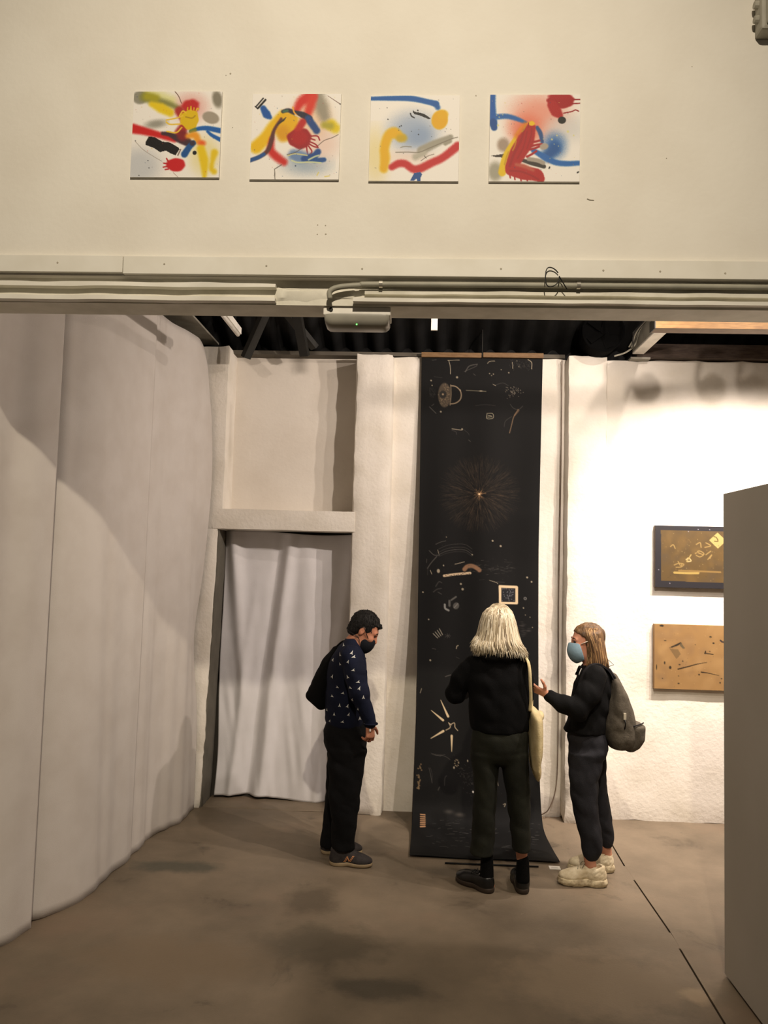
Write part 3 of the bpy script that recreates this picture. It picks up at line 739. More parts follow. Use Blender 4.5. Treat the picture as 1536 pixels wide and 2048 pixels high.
p.blob(460, 545, 130, 50, (150, 148, 136), rot=-8, soft=36, alpha=0.9)
p.stroke([(690, 120), (745, 190), (782, 280)], 5, (110, 80, 66), soft=3)
p.blob(900, 320, 110, 90, (196, 40, 40), soft=24, wob=0.05); p.stroke([(760, 380), (840, 520), (760, 660)], 60, (176, 52, 44), soft=26)
p.blob(1160, 465, 110, 75, (165, 155, 140), rot=18, soft=12)
p.stroke([(165, 605), (300, 635), (480, 680), (700, 745)], [62, 50, 40, 34], (208, 34, 34), soft=24)
p.stroke([(545, 665), (640, 680), (760, 740), (860, 770)], [22, 32, 44, 56], (70, 46, 56), soft=16); p.blob(800, 690, 70, 70, (130, 36, 40), soft=30)
p.blob(890, 490, 118, 128, (226, 190, 18), soft=9, wob=0.06)
for q in ([(800, 440), (720, 470), (590, 495)], [(780, 545), (640, 550), (590, 520)], [(790, 590), (720, 655), (600, 640)], [(840, 400), (800, 380), (760, 440)], [(905, 370), (905, 340)], [(975, 370), (985, 345)]):
    p.stroke(q, 9, (240, 200, 60), soft=4)
p.stroke([(840, 455), (920, 470), (960, 440)], 8, (176, 140, 20), soft=6)
p.stroke([(905, 640), (1010, 605), (1120, 600), (1280, 630)], [18, 26, 30, 34], BLU, soft=12); p.stroke([(905, 640), (960, 620)], 24, (110, 130, 60), soft=12)
p.stroke([(1120, 640), (1180, 690), (1285, 745)], [16, 22, 26], BLU, soft=10)
p.stroke([(870, 700), (960, 690), (1000, 760)], [30, 48, 40], (240, 160, 40), soft=30); p.blob(1050, 790, 48, 36, (235, 100, 40), soft=26)
p.stroke([(940, 790), (890, 840), (830, 930)], [36, 38, 44], (28, 84, 150), soft=12); p.blob(930, 790, 36, 34, (60, 50, 66), soft=14)
p.stroke([(1040, 860), (1080, 1000), (1090, 1120), (1090, 1220)], [50, 56, 40, 22], (234, 202, 20), soft=28)
p.stroke([(1215, 910), (1190, 1020), (1180, 1110), (1215, 1150)], [44, 26, 30, 34], (232, 200, 30), soft=26)
p.poly([(365, 705), (440, 712), (545, 770), (640, 780), (760, 850), (765, 870), (715, 945), (650, 920), (590, 885), (515, 905), (440, 855), (325, 812), (330, 770)], BLK)
p.stroke([(780, 870), (745, 945)], 8, (120, 100, 96), soft=4); p.blob(960, 912, 27, 27, BLK, soft=3)
p.blob(720, 1065, 122, 84, (204, 30, 36), soft=12, wob=0.03)
for a, b in (((620, 1020), (600, 985)), ((615, 1050), (565, 1045)), ((612, 1085), (560, 1095)), ((625, 1120), (585, 1125))): p.stroke([a, b], 9, (190, 30, 36), soft=4)
p.stroke([(195, 770), (300, 875), (450, 970), (540, 1020)], 2.5, (140, 128, 116), soft=3); p.stroke([(690, 1165), (760, 1230)], 2.5, (150, 110, 100), soft=3)
for x, y in ((195, 760), (360, 1012), (375, 1105), (245, 1200)): p.blob(x, y, 7, 7, (60, 60, 66), soft=3)
splat(p, 40, (180, 150, 1260, 1200), [(120, 110, 100), (200, 60, 50), (214, 180, 40), (60, 80, 120)], 1)
for x, l in ((860, 30), (900, 46), (940, 26), (1000, 20)): p.stroke([(x, 365), (x+4, 365-l)], 7, (226, 190, 18), soft=3)
canvas(-1.213, -0.845, 3.428, 3.793, p, 'square spray painted canvas with a black wavy bar, leftmost of the four')
# canvas 2
p = Painter(*raster([(150, 160), (1290, 160), (1268, 1250), (115, 1248)]), BASE)
p.blob(850, 1060, 260, 120, (160, 178, 196), soft=110, alpha=0.9); p.blob(1000, 780, 260, 220, (238, 208, 196), soft=140, alpha=0.8); p.blob(900, 460, 260, 230, (240, 196, 150), soft=130, alpha=0.6)
p.stroke([(1010, 190), (1040, 330), (1080, 450)], [60, 90, 70], (150, 144, 128), soft=60, alpha=0.9)
p.stroke([(900, 190), (780, 260), (720, 360)], [80, 60, 44], (214, 46, 38), soft=40); p.stroke([(930, 200), (900, 300), (860, 420)], [50, 60, 50], (220, 60, 44), soft=40)
p.stroke([(540, 420), (420, 560), (320, 720), (200, 840)], [50, 62, 76, 82], (238, 192, 14), soft=34)
p.blob(590, 570, 150, 190, (236, 182, 16), rot=18, soft=30, wob=0.05); p.blob(540, 660, 90, 100, (216, 150, 20), soft=50, alpha=0.7)
p.stroke([(400, 740), (390, 880), (460, 960), (560, 1030)], [30, 50, 52, 44], (206, 40, 34), soft=34)
p.stroke([(120, 1010), (250, 960), (350, 880), (400, 740), (430, 620), (520, 480)], [22, 24, 28, 30, 20, 18], (96, 52, 50), soft=14); p.stroke([(120, 1010), (230, 970), (300, 930)], [24, 24, 22], (36, 84, 150), soft=10)
for i in range(8): p.stroke([(470+12*i, 560-8*i), (490+13*i, 530-10*i)], 5, (60, 56, 40), soft=3)
p.stroke([(540, 385), (610, 370), (690, 400), (800, 430), (880, 480)], [22, 26, 30, 40, 46], (48, 44, 62), soft=12); p.stroke([(550, 385), (600, 372)], 16, (70, 110, 90), soft=8); p.stroke([(870, 480), (930, 560), (980, 630)], [46, 46, 44], (34, 72, 136), soft=18)
p.stroke([(670, 330), (690, 400), (760, 470)], 10, (240, 170, 60), soft=5); p.stroke([(700, 430), (760, 460)], 8, (220, 210, 190), soft=4)
p.blob(760, 730, 155, 130, DRED, soft=14, wob=0.05); p.stroke([(800, 520), (740, 620)], 46, (190, 40, 36), soft=22); p.blob(760, 720, 110, 90, (176, 26, 32), soft=30)
for q in ([(900, 700), (990, 700), (1020, 750)], [(900, 730), (960, 750), (930, 740)], [(890, 770), (960, 800), (995, 830)], [(870, 790), (940, 830), (1000, 845)], [(850, 820), (860, 900), (880, 980)], [(880, 830), (920, 900), (860, 960)]):
    p.stroke(q, 9, (160, 28, 40), soft=4)
p.stroke([(690, 940), (760, 960), (850, 970)], [70, 80, 60], (110, 140, 186), soft=40); p.stroke([(1000, 900), (940, 960), (820, 990)], [40, 46, 40], (28, 74, 146), soft=16); p.stroke([(1080, 1000), (960, 1010), (880, 990)], [28, 34, 30], (30, 82, 150), soft=12)
p.stroke([(610, 950), (700, 925), (860, 945)], 8, (210, 206, 150), soft=5); p.stroke([(660, 1010), (740, 1035), (900, 1030), (1040, 1040)], 10, (206, 214, 176), soft=5); p.stroke([(880, 1000), (960, 960), (1010, 945)], 10, (196, 206, 170), soft=5)
p.stroke([(1260, 680), (1180, 720), (1080, 755), (1000, 820)], 4, (90, 76, 66), soft=3); p.stroke([(800, 850), (700, 910), (600, 935)], 4, (96, 80, 70), soft=3); p.stroke([(530, 1065), (440, 1120), (446, 1260)], 5, (84, 74, 66), soft=3, smooth=False)
p.stroke([(1170, 560), (1220, 600)], [70, 60], (230, 204, 20), soft=40); p.stroke([(1080, 560), (1160, 570)], 44, (180, 170, 60), soft=36)
p.stroke([(285, 345), (330, 420), (375, 460)], [38, 52, 26], (28, 88, 168), soft=14)
for a, b, w in (((190, 325), (285, 215), 9), ((215, 345), (315, 235), 13), ((180, 320), (215, 350), 7)): p.stroke([a, b], w, BLK, soft=3)
p.stroke([(215, 320), (285, 245)], 4, (220, 216, 206), soft=2)
p.stroke([(1120, 185), (1280, 290)], [3, 5], (120, 90, 80), soft=3); p.blob(1280, 290, 9, 9, BLK, soft=3); p.blob(710, 1078, 9, 9, (30, 50, 90), soft=3)
p.stroke([(990, 1200), (1010, 1160)], 5, (230, 210, 80), soft=5); p.stroke([(1090, 1215), (1150, 1205)], 6, (230, 212, 110), soft=5)
splat(p, 50, (150, 180, 1260, 1230), [(120, 110, 100), (180, 50, 46), (220, 186, 50), (40, 70, 120)], 2)
canvas(-0.720, -0.356, 3.421, 3.782, p, 'square spray painted canvas with a blue black arch over red, second from left')
# canvas 3
p = Painter(*raster([(180, 172), (1328, 178), (1290, 1265), (125, 1265)]), BASE)
p.blob(220, 950, 150, 330, (238, 222, 160), soft=120, alpha=0.8); p.blob(720, 640, 300, 240, (160, 178, 206), soft=150, alpha=0.9); p.blob(800, 700, 150, 110, (142, 164, 198), soft=80, alpha=0.8); p.blob(640, 960, 260, 60, (240, 214, 200), soft=90, alpha=0.7)
p.stroke([(180, 212), (420, 210), (700, 215), (900, 255), (1020, 285)], [24, 30, 36, 34, 40], (28, 94, 172), soft=12); p.stroke([(1010, 285), (1040, 330)], 32, (28, 92, 168), soft=20)
p.blob(1062, 490, 104, 122, (232, 176, 10), rot=14, soft=14); p.blob(1100, 420, 70, 60, (232, 180, 14), soft=20)
p.stroke([(560, 710), (470, 655), (390, 700), (340, 850), (345, 980), (325, 1110)], [50, 72, 62, 58, 62, 52], (234, 182, 10), soft=28); p.stroke([(540, 720), (590, 720)], 44, (200, 170, 30), soft=30)
p.stroke([(430, 1090), (520, 1045), (610, 1050), (700, 1110), (790, 1110), (950, 1035), (1100, 965), (1290, 820)], [40, 46, 46, 48, 50, 48, 48, 52], (198, 34, 38), soft=22)
p.stroke([(820, 880), (980, 800), (1200, 710)], [56, 50, 34], (164, 160, 146), soft=20); p.stroke([(740, 960), (850, 910)], 40, (186, 182, 168), soft=30); p.stroke([(1130, 790), (1190, 760)], 26, (160, 156, 140), soft=14)
p.stroke([(485, 902), (640, 898), (790, 900), (940, 840), (1200, 735), (1290, 710)], 5, (126, 118, 104), soft=4); p.stroke([(550, 840), (600, 828), (690, 832)], 5, (140, 134, 120), soft=4)
p.stroke([(810, 1010), (900, 950), (980, 925)], 4, (110, 100, 90), soft=3); p.stroke([(855, 945), (880, 975)], 4, (80, 74, 66), soft=3)
p.poly([(722, 365), (745, 385), (810, 395), (870, 415), (950, 470), (925, 482), (860, 455), (800, 430), (735, 415), (720, 395)], BLK)
p.stroke([(685, 405), (700, 440), (735, 460)], 8, BLK, soft=3); p.blob(782, 366, 11, 10, BLK, soft=3)
for x, y, r in ((385, 330, 6), (393, 480, 9), (543, 573, 8), (565, 563, 9), (530, 618, 5), (785, 675, 9), (695, 635, 5), (953, 703, 5), (585, 915, 5)): p.blob(x, y, r, r, (40, 44, 52), soft=3)
p.poly([(665, 1262), (720, 1165), (800, 1150), (825, 1180), (800, 1230), (800, 1270), (760, 1268), (750, 1235), (715, 1262)], (26, 80, 150))
splat(p, 30, (180, 200, 1290, 1240), [(120, 110, 100), (60, 70, 90)], 3)
canvas(-0.236, 0.126, 3.416, 3.775, p, 'square spray painted canvas with a yellow disc and red wave, third from left')
# canvas 4
p = Painter(*raster([(165, 165), (1322, 168), (1318, 1275), (148, 1275)]), BASE)
p.blob(780, 420, 330, 250, (236, 150, 128), soft=190, alpha=0.85); p.blob(620, 620, 200, 180, (230, 110, 80), soft=130, alpha=0.8); p.blob(1150, 600, 240, 160, (214, 214, 214), soft=120, alpha=0.7)
p.blob(990, 820, 130, 140, (50, 104, 176), soft=110); p.stroke([(1000, 860), (900, 950)], 70, (40, 92, 160), soft=50)
p.stroke([(195, 165), (190, 330), (205, 540)], [36, 44, 48], (28, 92, 174), soft=18); p.stroke([(200, 520), (215, 590)], [50, 40], (26, 78, 150), soft=12)
p.stroke([(250, 450), (380, 445), (500, 475), (620, 525)], [34, 32, 28, 20], (38, 100, 176), soft=16); p.stroke([(770, 590), (810, 660), (835, 770)], [24, 28, 22], (50, 84, 140), soft=12)
p.blob(335, 810, 78, 88, (160, 138, 120), soft=34, alpha=0.9); p.blob(230, 1150, 90, 120, (168, 164, 146), soft=40)
p.stroke([(720, 880), (860, 960), (1000, 1030), (1150, 1048), (1320, 1040)], [30, 40, 36, 34, 30], (40, 106, 184), soft=14)
p.poly([(168, 950), (350, 922), (360, 975), (230, 965)], (56, 46, 42)); p.stroke([(560, 1000), (700, 1040), (860, 1085)], [20, 30, 26], (60, 54, 50), soft=8); p.stroke([(660, 990), (780, 1010), (850, 1040)], 26, (170, 160, 148), soft=10)
p.stroke([(700, 535), (590, 600), (480, 770), (370, 960), (320, 1160)], [30, 34, 40, 46, 50], (234, 196, 16), soft=12); p.stroke([(620, 560), (520, 690)], 40, (226, 120, 40), soft=40)
p.stroke([(690, 590), (620, 760), (520, 920), (440, 1090)], [60, 110, 105, 80], (176, 30, 32), soft=12); p.stroke([(430, 1130), (600, 1170), (760, 1190), (820, 1240)], [70, 84, 80, 50], (180, 34, 34), soft=10)
p.stroke([(500, 1060), (600, 1080), (720, 1130)], [20, 26, 20], (190, 90, 70), soft=20)
for q in ([(640, 960), (700, 930), (760, 890)], [(690, 770), (740, 770), (800, 755)], [(690, 830), (760, 810), (830, 800)], [(680, 870), (750, 850), (800, 830)]): p.stroke(q, 14, (170, 30, 34), soft=5)
p.blob(860, 830, 56, 40, (176, 164, 150), rot=-10, soft=10); p.blob(700, 540, 40, 26, (240, 196, 30), soft=8); p.stroke([(660, 530), (655, 590)], 6, (150, 30, 30), soft=3)
p.blob(1075, 250, 175, 90, (166, 24, 28), soft=10, wob=0.05); p.stroke([(960, 300), (1010, 380), (1060, 430)], [60, 70, 40], (176, 30, 32), soft=16); p.blob(1060, 190, 150, 40, (170, 26, 30), soft=10)
for q in ([(1230, 232), (1325, 230)], [(1220, 285), (1325, 278)], [(1110, 405), (1210, 385), (1260, 365), (1300, 380)]): p.stroke(q, 8, (150, 22, 28), soft=3)
p.blob(1088, 495, 52, 46, (34, 32, 30), soft=4); p.blob(930, 1100, 10, 18, BLK, rot=25, soft=3); p.blob(1297, 1157, 18, 10, BLK, rot=-35, soft=3)
for x, y, r in ((265, 560, 14), (280, 455, 8), (325, 425, 6), (248, 430, 6), (960, 740, 12), (1025, 690, 10), (1165, 640, 16), (1240, 690, 10), (850, 735, 6), (1045, 825, 6), (990, 800, 6)): p.blob(x, y, r, r, (226, 220, 150), soft=5, alpha=0.85)
splat(p, 60, (180, 200, 1300, 1250), [(150, 120, 110), (180, 60, 50), (226, 206, 110), (50, 80, 130)], 4)
for q, w in (([(600, 620), (560, 760), (470, 930), (420, 1080)], 16), ([(640, 640), (600, 820), (520, 980)], 10), ([(700, 600), (690, 700), (640, 860)], 9), ([(420, 1140), (560, 1150), (700, 1200), (790, 1250)], 12)): p.stroke(q, w, (150, 24, 28), soft=8, alpha=0.6)
for q in ([(500, 760), (480, 830), (455, 880)], [(620, 560), (600, 610), (575, 640)], [(400, 900), (370, 980), (350, 1060)]): p.stroke(q, 9, (196, 150, 10), soft=5, alpha=0.8)
for x, y, l in ((420, 1200, 30), (480, 1215, 36), (560, 1235, 30), (640, 1240, 24)): p.stroke([(x, y), (x+6, y+l)], 10, (176, 34, 36), soft=4)
canvas(0.246, 0.607, 3.416, 3.778, p, 'square spray painted canvas with a big red bent shape, rightmost of the four')

# ---- the long black paper banner
def banner():
    prof = np.array(catmull([(6.072, 3.515), (6.03, 2.5), (5.965, 1.5), (5.88, 0.8), (5.80, 0.3), (5.75, 0.12), (5.65, 0.035), (5.4, 0.012), (5.16, 0.010)], 20))
    d = np.r_[0, np.cumsum(np.hypot(*np.diff(prof, axis=0).T))]
    nu, nv = 250, 1040; s = np.linspace(0, d[-1], nv)
    Yp, Zp = np.interp(s, d, prof[:, 0]), np.interp(s, d, prof[:, 1])
    u = np.linspace(0, 1, nu); P = np.zeros((nv, nu, 3))
    ks = np.interp(s, [0, 1.0, 2.7, 3.3, 3.5, 4.1], [0, 1, 1, 0.6, 0.1, 0])
    for i in range(nv):
        xl = np.interp(s[i], [0, 1.5, 2.7, 3.2, 4.0], [-0.010, 0.002, 0.012, 0.004, -0.012]); xr = np.interp(s[i], [0, 1.5, 2.7, 3.2, 3.5, 4.0], [0.938, 0.914, 0.912, 0.915, 0.925, 0.948])
        P[i, :, 0] = xl+(xr-xl)*u
        wav = 0.014*np.sin(u*math.pi*2.4+0.6)+0.010*np.cos(u*math.pi*5+0.3*s[i])-0.012*np.abs(2*u-1)**3
        P[i, :, 1] = Yp[i]+wav*ks[i]*0.8-0.004
        P[i, :, 2] = Zp[i]+(0.006*(np.sin(u*9+1)+1)*np.clip((s[i]-3.6)/0.4, 0, 1)*0.6 if s[i] > 3.6 else 0)
    # sketch frame: columns and rows of the drawing as read off the photograph's front view
    row = np.interp(s, [0, 1.0, 2.0, 2.704, 3.207, 3.397, 3.532, 3.772, 4.012], [714, 970, 1234, 1426, 1569, 1625, 1660, 1690, 1717])
    left = np.interp(row, [714, 1100, 1420, 1605, 1717], [845, 841, 833, 826, 820]); right = np.interp(row, [714, 1100, 1420, 1605, 1650, 1717], [1085, 1077.5, 1078, 1080, 1084, 1112])
    X = left[:, None]+(right-left)[:, None]*u[None, :]; Y = np.repeat(row[:, None], nu, 1)
    p = Painter(X, Y, (19, 19, 19)); rng = random.Random(5)
    TAN, PALE, FAINT = (150, 118, 88), (168, 156, 134), (78, 75, 71)
    c7 = lambda x, y: (820+x/4.997, 690+y/4.997); c8 = lambda x, y: (820+x/5.297, 1060+y/5.297); c9 = lambda x, y: (800+x/4.655, 1380+y/4.655)
    def ln(f, pts, col=FAINT, w=0.5, a=0.9, soft=0.6): p.stroke([f(*q) for q in pts], w, col, soft=soft, alpha=a)
    # sunburst
    cx, cy = 960.5, 991.5
    for k in range(1500):
        t = rng.uniform(0, 2*math.pi); r0 = 80*rng.random()**0.6; r1 = r0+rng.uniform(6, 22); b = rng.uniform(-0.04, 0.04)
        if r1 > 84: continue
        p.stroke([(cx+r0*math.cos(t), cy+r0*math.sin(t)*0.98), (cx+r1*math.cos(t+b), cy+r1*math.sin(t+b)*0.98)], 0.35, (104, 82, 62), soft=0.55, alpha=0.26-r0/520, smooth=False)
    for k in range(50):
        t = rng.uniform(0, 2*math.pi); r = rng.uniform(4, 14); p.stroke([(cx, cy), (cx+r*math.cos(t), cy+r*math.sin(t))], 0.3, (160, 122, 84), soft=0.5, alpha=0.55)
    p.blob(cx, cy, 2.2, 1.8, (232, 200, 160), soft=1)
    # upper drawings
    ln(c7, [(230, 150), (270, 145)]); ln(c7, [(385, 150), (500, 145)], PALE); ln(c7, [(395, 150), (410, 215), (412, 290)], PALE, 0.6); ln(c7, [(560, 265), (600, 205), (680, 185)], FAINT, 0.9); ln(c7, [(550, 262), (660, 210), (675, 195)])
    ln(c7, [(1025, 160), (1030, 225)], PALE); ln(c7, [(1180, 130), (1215, 160), (1215, 225)], PALE, 0.7); ln(c7, [(780, 175), (800, 155), (850, 150)], PALE); ln(c7, [(640, 285), (660, 300)])
    for x, y, r in ((478, 323, 2.2), (220, 360, 1.6), (230, 410, 1.2), (990, 268, 1.4), (915, 238, 1), (800, 280, 1.2), (838, 285, 1.2), (820, 300, 1), (1090, 205, 0.9), (1070, 145, 0.9), (510, 455, 1.6), (295, 505, 1), (338, 500, 1.4), (530, 850, 1.5), (318, 678, 1.8), (835, 1980, 1.3), (915, 2030, 1.4), (378, 1952, 1)):
        p.blob(*c7(x, y), r, r, PALE, soft=0.8, alpha=0.8)
    for k in range(60):
        x, y = c7(rng.uniform(1000, 1220), rng.uniform(140, 230)); p.stroke([(x, y), (x+rng.uniform(-2, 2), y+rng.uniform(-4, 4))], 0.35, FAINT, soft=0.5, alpha=0.5)
    p.blob(*c7(355, 508), 13, 25, (92, 80, 66), soft=1.2, alpha=0.75)
    for k in range(90):
        a = rng.uniform(0, 6.28); q = rng.uniform(0.3, 1); p.blob(*c7(355+62*q*math.cos(a), 508+122*q*math.sin(a)), 0.7, 0.7, (140, 122, 98), soft=0.5, alpha=0.6)
    p.blob(*c7(338, 500), 7, 8, (44, 42, 40), soft=0.8); p.blob(*c7(338, 500), 2, 2, (150, 130, 104), soft=0.8)
    ln(c7, [(415, 410), (470, 420), (515, 470), (515, 540), (470, 585), (410, 598)], (150, 132, 108), 1.1); ln(c7, [(415, 400), (420, 500), (410, 610)], (120, 106, 86), 0.8)
    for k in range(16): ln(c7, [(200+rng.uniform(0, 70), 430+rng.uniform(0, 110)), (200+rng.uniform(0, 70), 430+rng.uniform(0, 110))], a=0.35, w=0.3)
    ln(c7, [(205, 630), (270, 695)], FAINT, 0.7); ln(c7, [(225, 620), (250, 600)]); ln(c7, [(250, 320), (330, 330)], a=0.5); ln(c7, [(570, 455), (720, 462), (765, 464)], (120, 114, 96), 0.7); p.blob(*c7(715, 460), 3, 1, PALE, soft=0.8)
    ln(c7, [(850, 400), (930, 375), (985, 400)], a=0.6); ln(c7, [(835, 390), (860, 405)], PALE)
    for k in range(50): p.blob(*c7(rng.gauss(1040, 45), rng.gauss(460, 28)), 0.8, 0.8, (140, 130, 116), soft=0.5, alpha=0.7)
    ln(c7, [(1005, 590), (1040, 630), (1090, 640), (1130, 605)], a=0.8); ln(c7, [(1085, 640), (1040, 720), (1020, 800), (1000, 880)], (110, 90, 70), 0.9); ln(c7, [(1090, 650), (1050, 700)], (120, 96, 74), 1.6, 0.6); ln(c7, [(1020, 715), (960, 760), (945, 820)], a=0.6); ln(c7, [(660, 610), (760, 600), (860, 610)], a=0.5)
    for q in ([(775, 690), (830, 690), (835, 735), (775, 742), (775, 690)], [(785, 710), (820, 715)], [(780, 728), (825, 722)]): ln(c7, q, (150, 142, 120), 0.6)
    ln(c7, [(430, 850), (520, 860), (535, 850)], (150, 140, 120), 0.7); ln(c7, [(430, 865), (470, 880), (475, 905)], a=0.7); ln(c7, [(540, 850), (590, 890), (600, 910)], a=0.5); ln(c7, [(595, 960), (615, 975)])
    # middle: planet-like arcs
    for dy, a in ((0, 0.9), (22, 0.5), (-26, 0.6), (-60, 0.6)): ln(c8, [(320, 300+dy), (400, 262+dy), (500, 242+dy), (600, 245+dy), (670, 290+dy)], FAINT, 0.5, a)
    ln(c8, [(220, 260), (270, 305), (330, 305)], FAINT, 0.8); ln(c8, [(200, 450), (240, 390), (300, 320)], FAINT, 0.9); ln(c8, [(195, 350), (190, 390)]); ln(c8, [(230, 470), (245, 510)], PALE, 0.6); ln(c8, [(205, 440), (200, 520)], a=0.5); ln(c8, [(290, 190), (340, 165), (395, 150)], FAINT, 0.6); ln(c8, [(310, 250), (320, 290)], PALE, 0.5)
    ln(c8, [(590, 450), (620, 420), (670, 412), (720, 435), (745, 455)], (150, 112, 84), 4.2, 0.85, 1.6); ln(c8, [(375, 525), (500, 505), (650, 488)], (204, 180, 148), 2.4, 0.95, 0.8)
    for k in range(12): p.blob(*c8(390+k*23+rng.uniform(-4, 4), 523-k*3+rng.uniform(-10, 10)), 1.2, 0.8, (52, 48, 44), soft=0.6, alpha=0.8)
    ln(c8, [(490, 398), (530, 388), (590, 370)], PALE, 0.6); p.blob(*c8(315, 475), 3, 4, PALE, soft=1, alpha=0.9); p.blob(*c8(370, 415), 1.2, 1.6, PALE, soft=0.8)
    for k in range(70): 
        x, y = rng.uniform(590, 1080), rng.gauss(430, 40); ln(c8, [(x, y), (x+rng.uniform(10, 50), y+rng.uniform(-6, 6))], FAINT, 0.35, rng.uniform(0.25, 0.8))
    ln(c8, [(850, 560), (920, 580), (940, 595)], PALE, 0.5); ln(c8, [(920, 575), (1010, 578)], a=0.7)
    for q in ([(948, 608), (1152, 612), (1152, 806), (952, 804), (948, 608)],): p.stroke([c8(x+(13 if x < 1000 else -13), y+(13 if y < 700 else -13)) for x, y in q], 2.6, (206, 184, 150), soft=0.5, smooth=False)
    p.poly([c8(976, 640), c8(1124, 640), c8(1124, 782), c8(976, 782)], (34, 34, 38))
    for k in range(34): p.blob(*c8(rng.uniform(985, 1118), rng.uniform(645, 775)), 0.8, 0.8, (150, 150, 156), soft=0.5, alpha=0.7)
    for x, y, r in ((883, 138, 1.8), (968, 192, 2.0), (1247, 519, 1.9), (1293, 564, 1.7), (150, 705, 1.6), (208, 993, 1.5), (221, 1431, 1.9), (570, 662, 2.4), (552, 607, 2), (1210, 842, 1.4), (1230, 915, 0.9), (1278, 937, 0.9), (1303, 1046, 1), (1228, 742, 3.2), (672, 292, 1.4)):
        p.blob(*c8(x, y), r, r, PALE if r < 3 else (110, 108, 106), soft=0.8, alpha=0.85)
    p.blob(*c8(1228, 742), 1.4, 1.4, (44, 44, 44), soft=0.6)
    ln(c8, [(380, 830), (385, 870), (420, 890)], (150, 150, 146), 2.0, 0.8, 1); ln(c8, [(430, 790), (430, 840)], (110, 108, 104), 2.2, 0.7, 1); ln(c8, [(450, 780), (500, 745)], (120, 118, 112), 1.6, 0.7, 1); p.blob(*c8(500, 840), 6, 7, (92, 90, 86), rot=30, soft=1, alpha=0.8); ln(c8, [(480, 860), (520, 815)], (130, 126, 120), 0.6)
    for q in ([(285, 640), (320, 590), (350, 600)], [(260, 700), (300, 670), (345, 660)], [(310, 700), (345, 720)]): ln(c8, q, FAINT, 1.0, 0.6)
    for k in range(4): ln(c8, [(255+22*k, 1145-18*k), (300+18*k, 1190-12*k)], (140, 134, 120), 0.9, 0.9)
    for k in range(7): 
        a = k*0.9; ln(c8, [(410, 1165), (410+30*math.cos(a), 1165+26*math.sin(a))], FAINT, 0.5, 0.7)
    ln(c8, [(500, 1300), (505, 1275), (520, 1265)], PALE, 0.8); ln(c8, [(245, 1305), (280, 1310)]); ln(c8, [(380, 1600), (440, 1580)], FAINT, 0.8); ln(c8, [(110, 1780), (125, 1735)], PALE, 0.7, 0.7); ln(c8, [(500, 1390), (530, 1405)], a=0.6)
    for k in range(24):
        a = rng.uniform(0, 6.28); p.blob(*c8(1205+70*math.cos(a)*rng.random(), 1080+100*math.sin(a)*rng.random()), 3, 1, (62, 58, 56), soft=1.5, alpha=0.5)
    # lower: star of spikes
    for a, b in (((450, 285), (382, 135)), ((402, 322), (292, 232)), ((405, 425), (288, 496)), ((484, 468), (484, 615))): p.stroke([c9(*a), c9(*b)], [2.4, 0.6], (196, 176, 142), soft=0.7)
    for q in ([(455, 345), (470, 375), (465, 395), (430, 415)], [(475, 360), (510, 345), (515, 385), (540, 415)], [(460, 350), (480, 365)]): ln(c9, q, (178, 160, 132), 0.9, 0.9)
    for k in range(9):
        a = k*0.75; p.blob(*c9(530+18*math.cos(a), 718+30*math.sin(a)), 1.5, 1, (176, 158, 128), rot=k*40, soft=0.7, alpha=0.8)
    p.blob(*c9(505, 762), 1.6, 2.4, PALE, soft=0.8)
    for q in ([(290, 635), (360, 650), (420, 660), (470, 690)], [(300, 645), (380, 660)], [(330, 655), (420, 645)]): ln(c9, q, FAINT, 0.5, 0.7)
    ln(c9, [(270, 770), (285, 830), (300, 910)], FAINT, 0.6, 0.7); ln(c9, [(285, 770), (300, 830), (298, 900)], a=0.5); ln(c9, [(415, 930), (420, 860), (435, 840)], FAINT, 0.9, 0.5); ln(c9, [(355, 975), (370, 945)], FAINT, 1, 0.7)
    for k in range(26): p.blob(*c9(rng.gauss(178, 8), rng.uniform(725, 985)), 1.6, 1.4, (128, 106, 78), soft=0.8, alpha=0.8)
    for k in range(7): p.stroke([c9(190, 1200+19*k), c9(232, 1203+18*k)], 1.2, (170, 130, 96), soft=0.5)
    for k in range(60):
        x, y = c9(rng.gauss(630, 45), rng.gauss(850, 60)); p.stroke([(x, y), (x+rng.uniform(-5, 5), y+rng.uniform(-3, 3))], 0.4, FAINT, soft=0.5, alpha=0.5)
    p.blob(*c9(680, 975), 1.8, 2.2, (220, 216, 206), soft=0.8); p.blob(*c9(632, 692), 1.2, 2.2, PALE, soft=0.8); ln(c9, [(905, 815), (908, 860), (915, 910)], PALE, 0.6, 0.7); ln(c9, [(960, 1085), (980, 1078), (970, 1105)], PALE, 0.8, 0.8); p.blob(*c9(455, 1170), 7, 3, (92, 88, 82), soft=4, alpha=0.6); p.blob(*c9(555, 1190), 7, 3, (98, 92, 84), soft=4, alpha=0.6)
    for k in range(90):
        x, y = rng.uniform(210, 1300), rng.uniform(1230, 1520); ln(c9, [(x, y), (x+rng.uniform(15, 60), y+rng.uniform(-8, 8))], (104, 102, 98), 0.35, rng.uniform(0.2, 0.6))
    for k in range(260):
        x, y = rng.uniform(830, 1100), rng.uniform(1060, 1710); p.blob(x, y, 0.6, 0.5, FAINT, soft=0.6, alpha=rng.uniform(0.1, 0.5))
    me = grid_mesh(P); paint_mesh(me, p.C.reshape(-1, 3))
    o = link('paper_banner', me, mat_attr('black_banner_paper', 0.72, 0.14), smooth=True, label='long black paper banner with chalk-like drawings hung from roof to floor', category='banner')
    md = o.modifiers.new('thick', 'SOLIDIFY'); md.thickness = 0.0015; md.offset = 0
    M_batten = mat('batten_wood', (122, 94, 62), 0.6, 0.3, var=(106, 78, 48), vscale=20, stretch=(1, 6, 6))
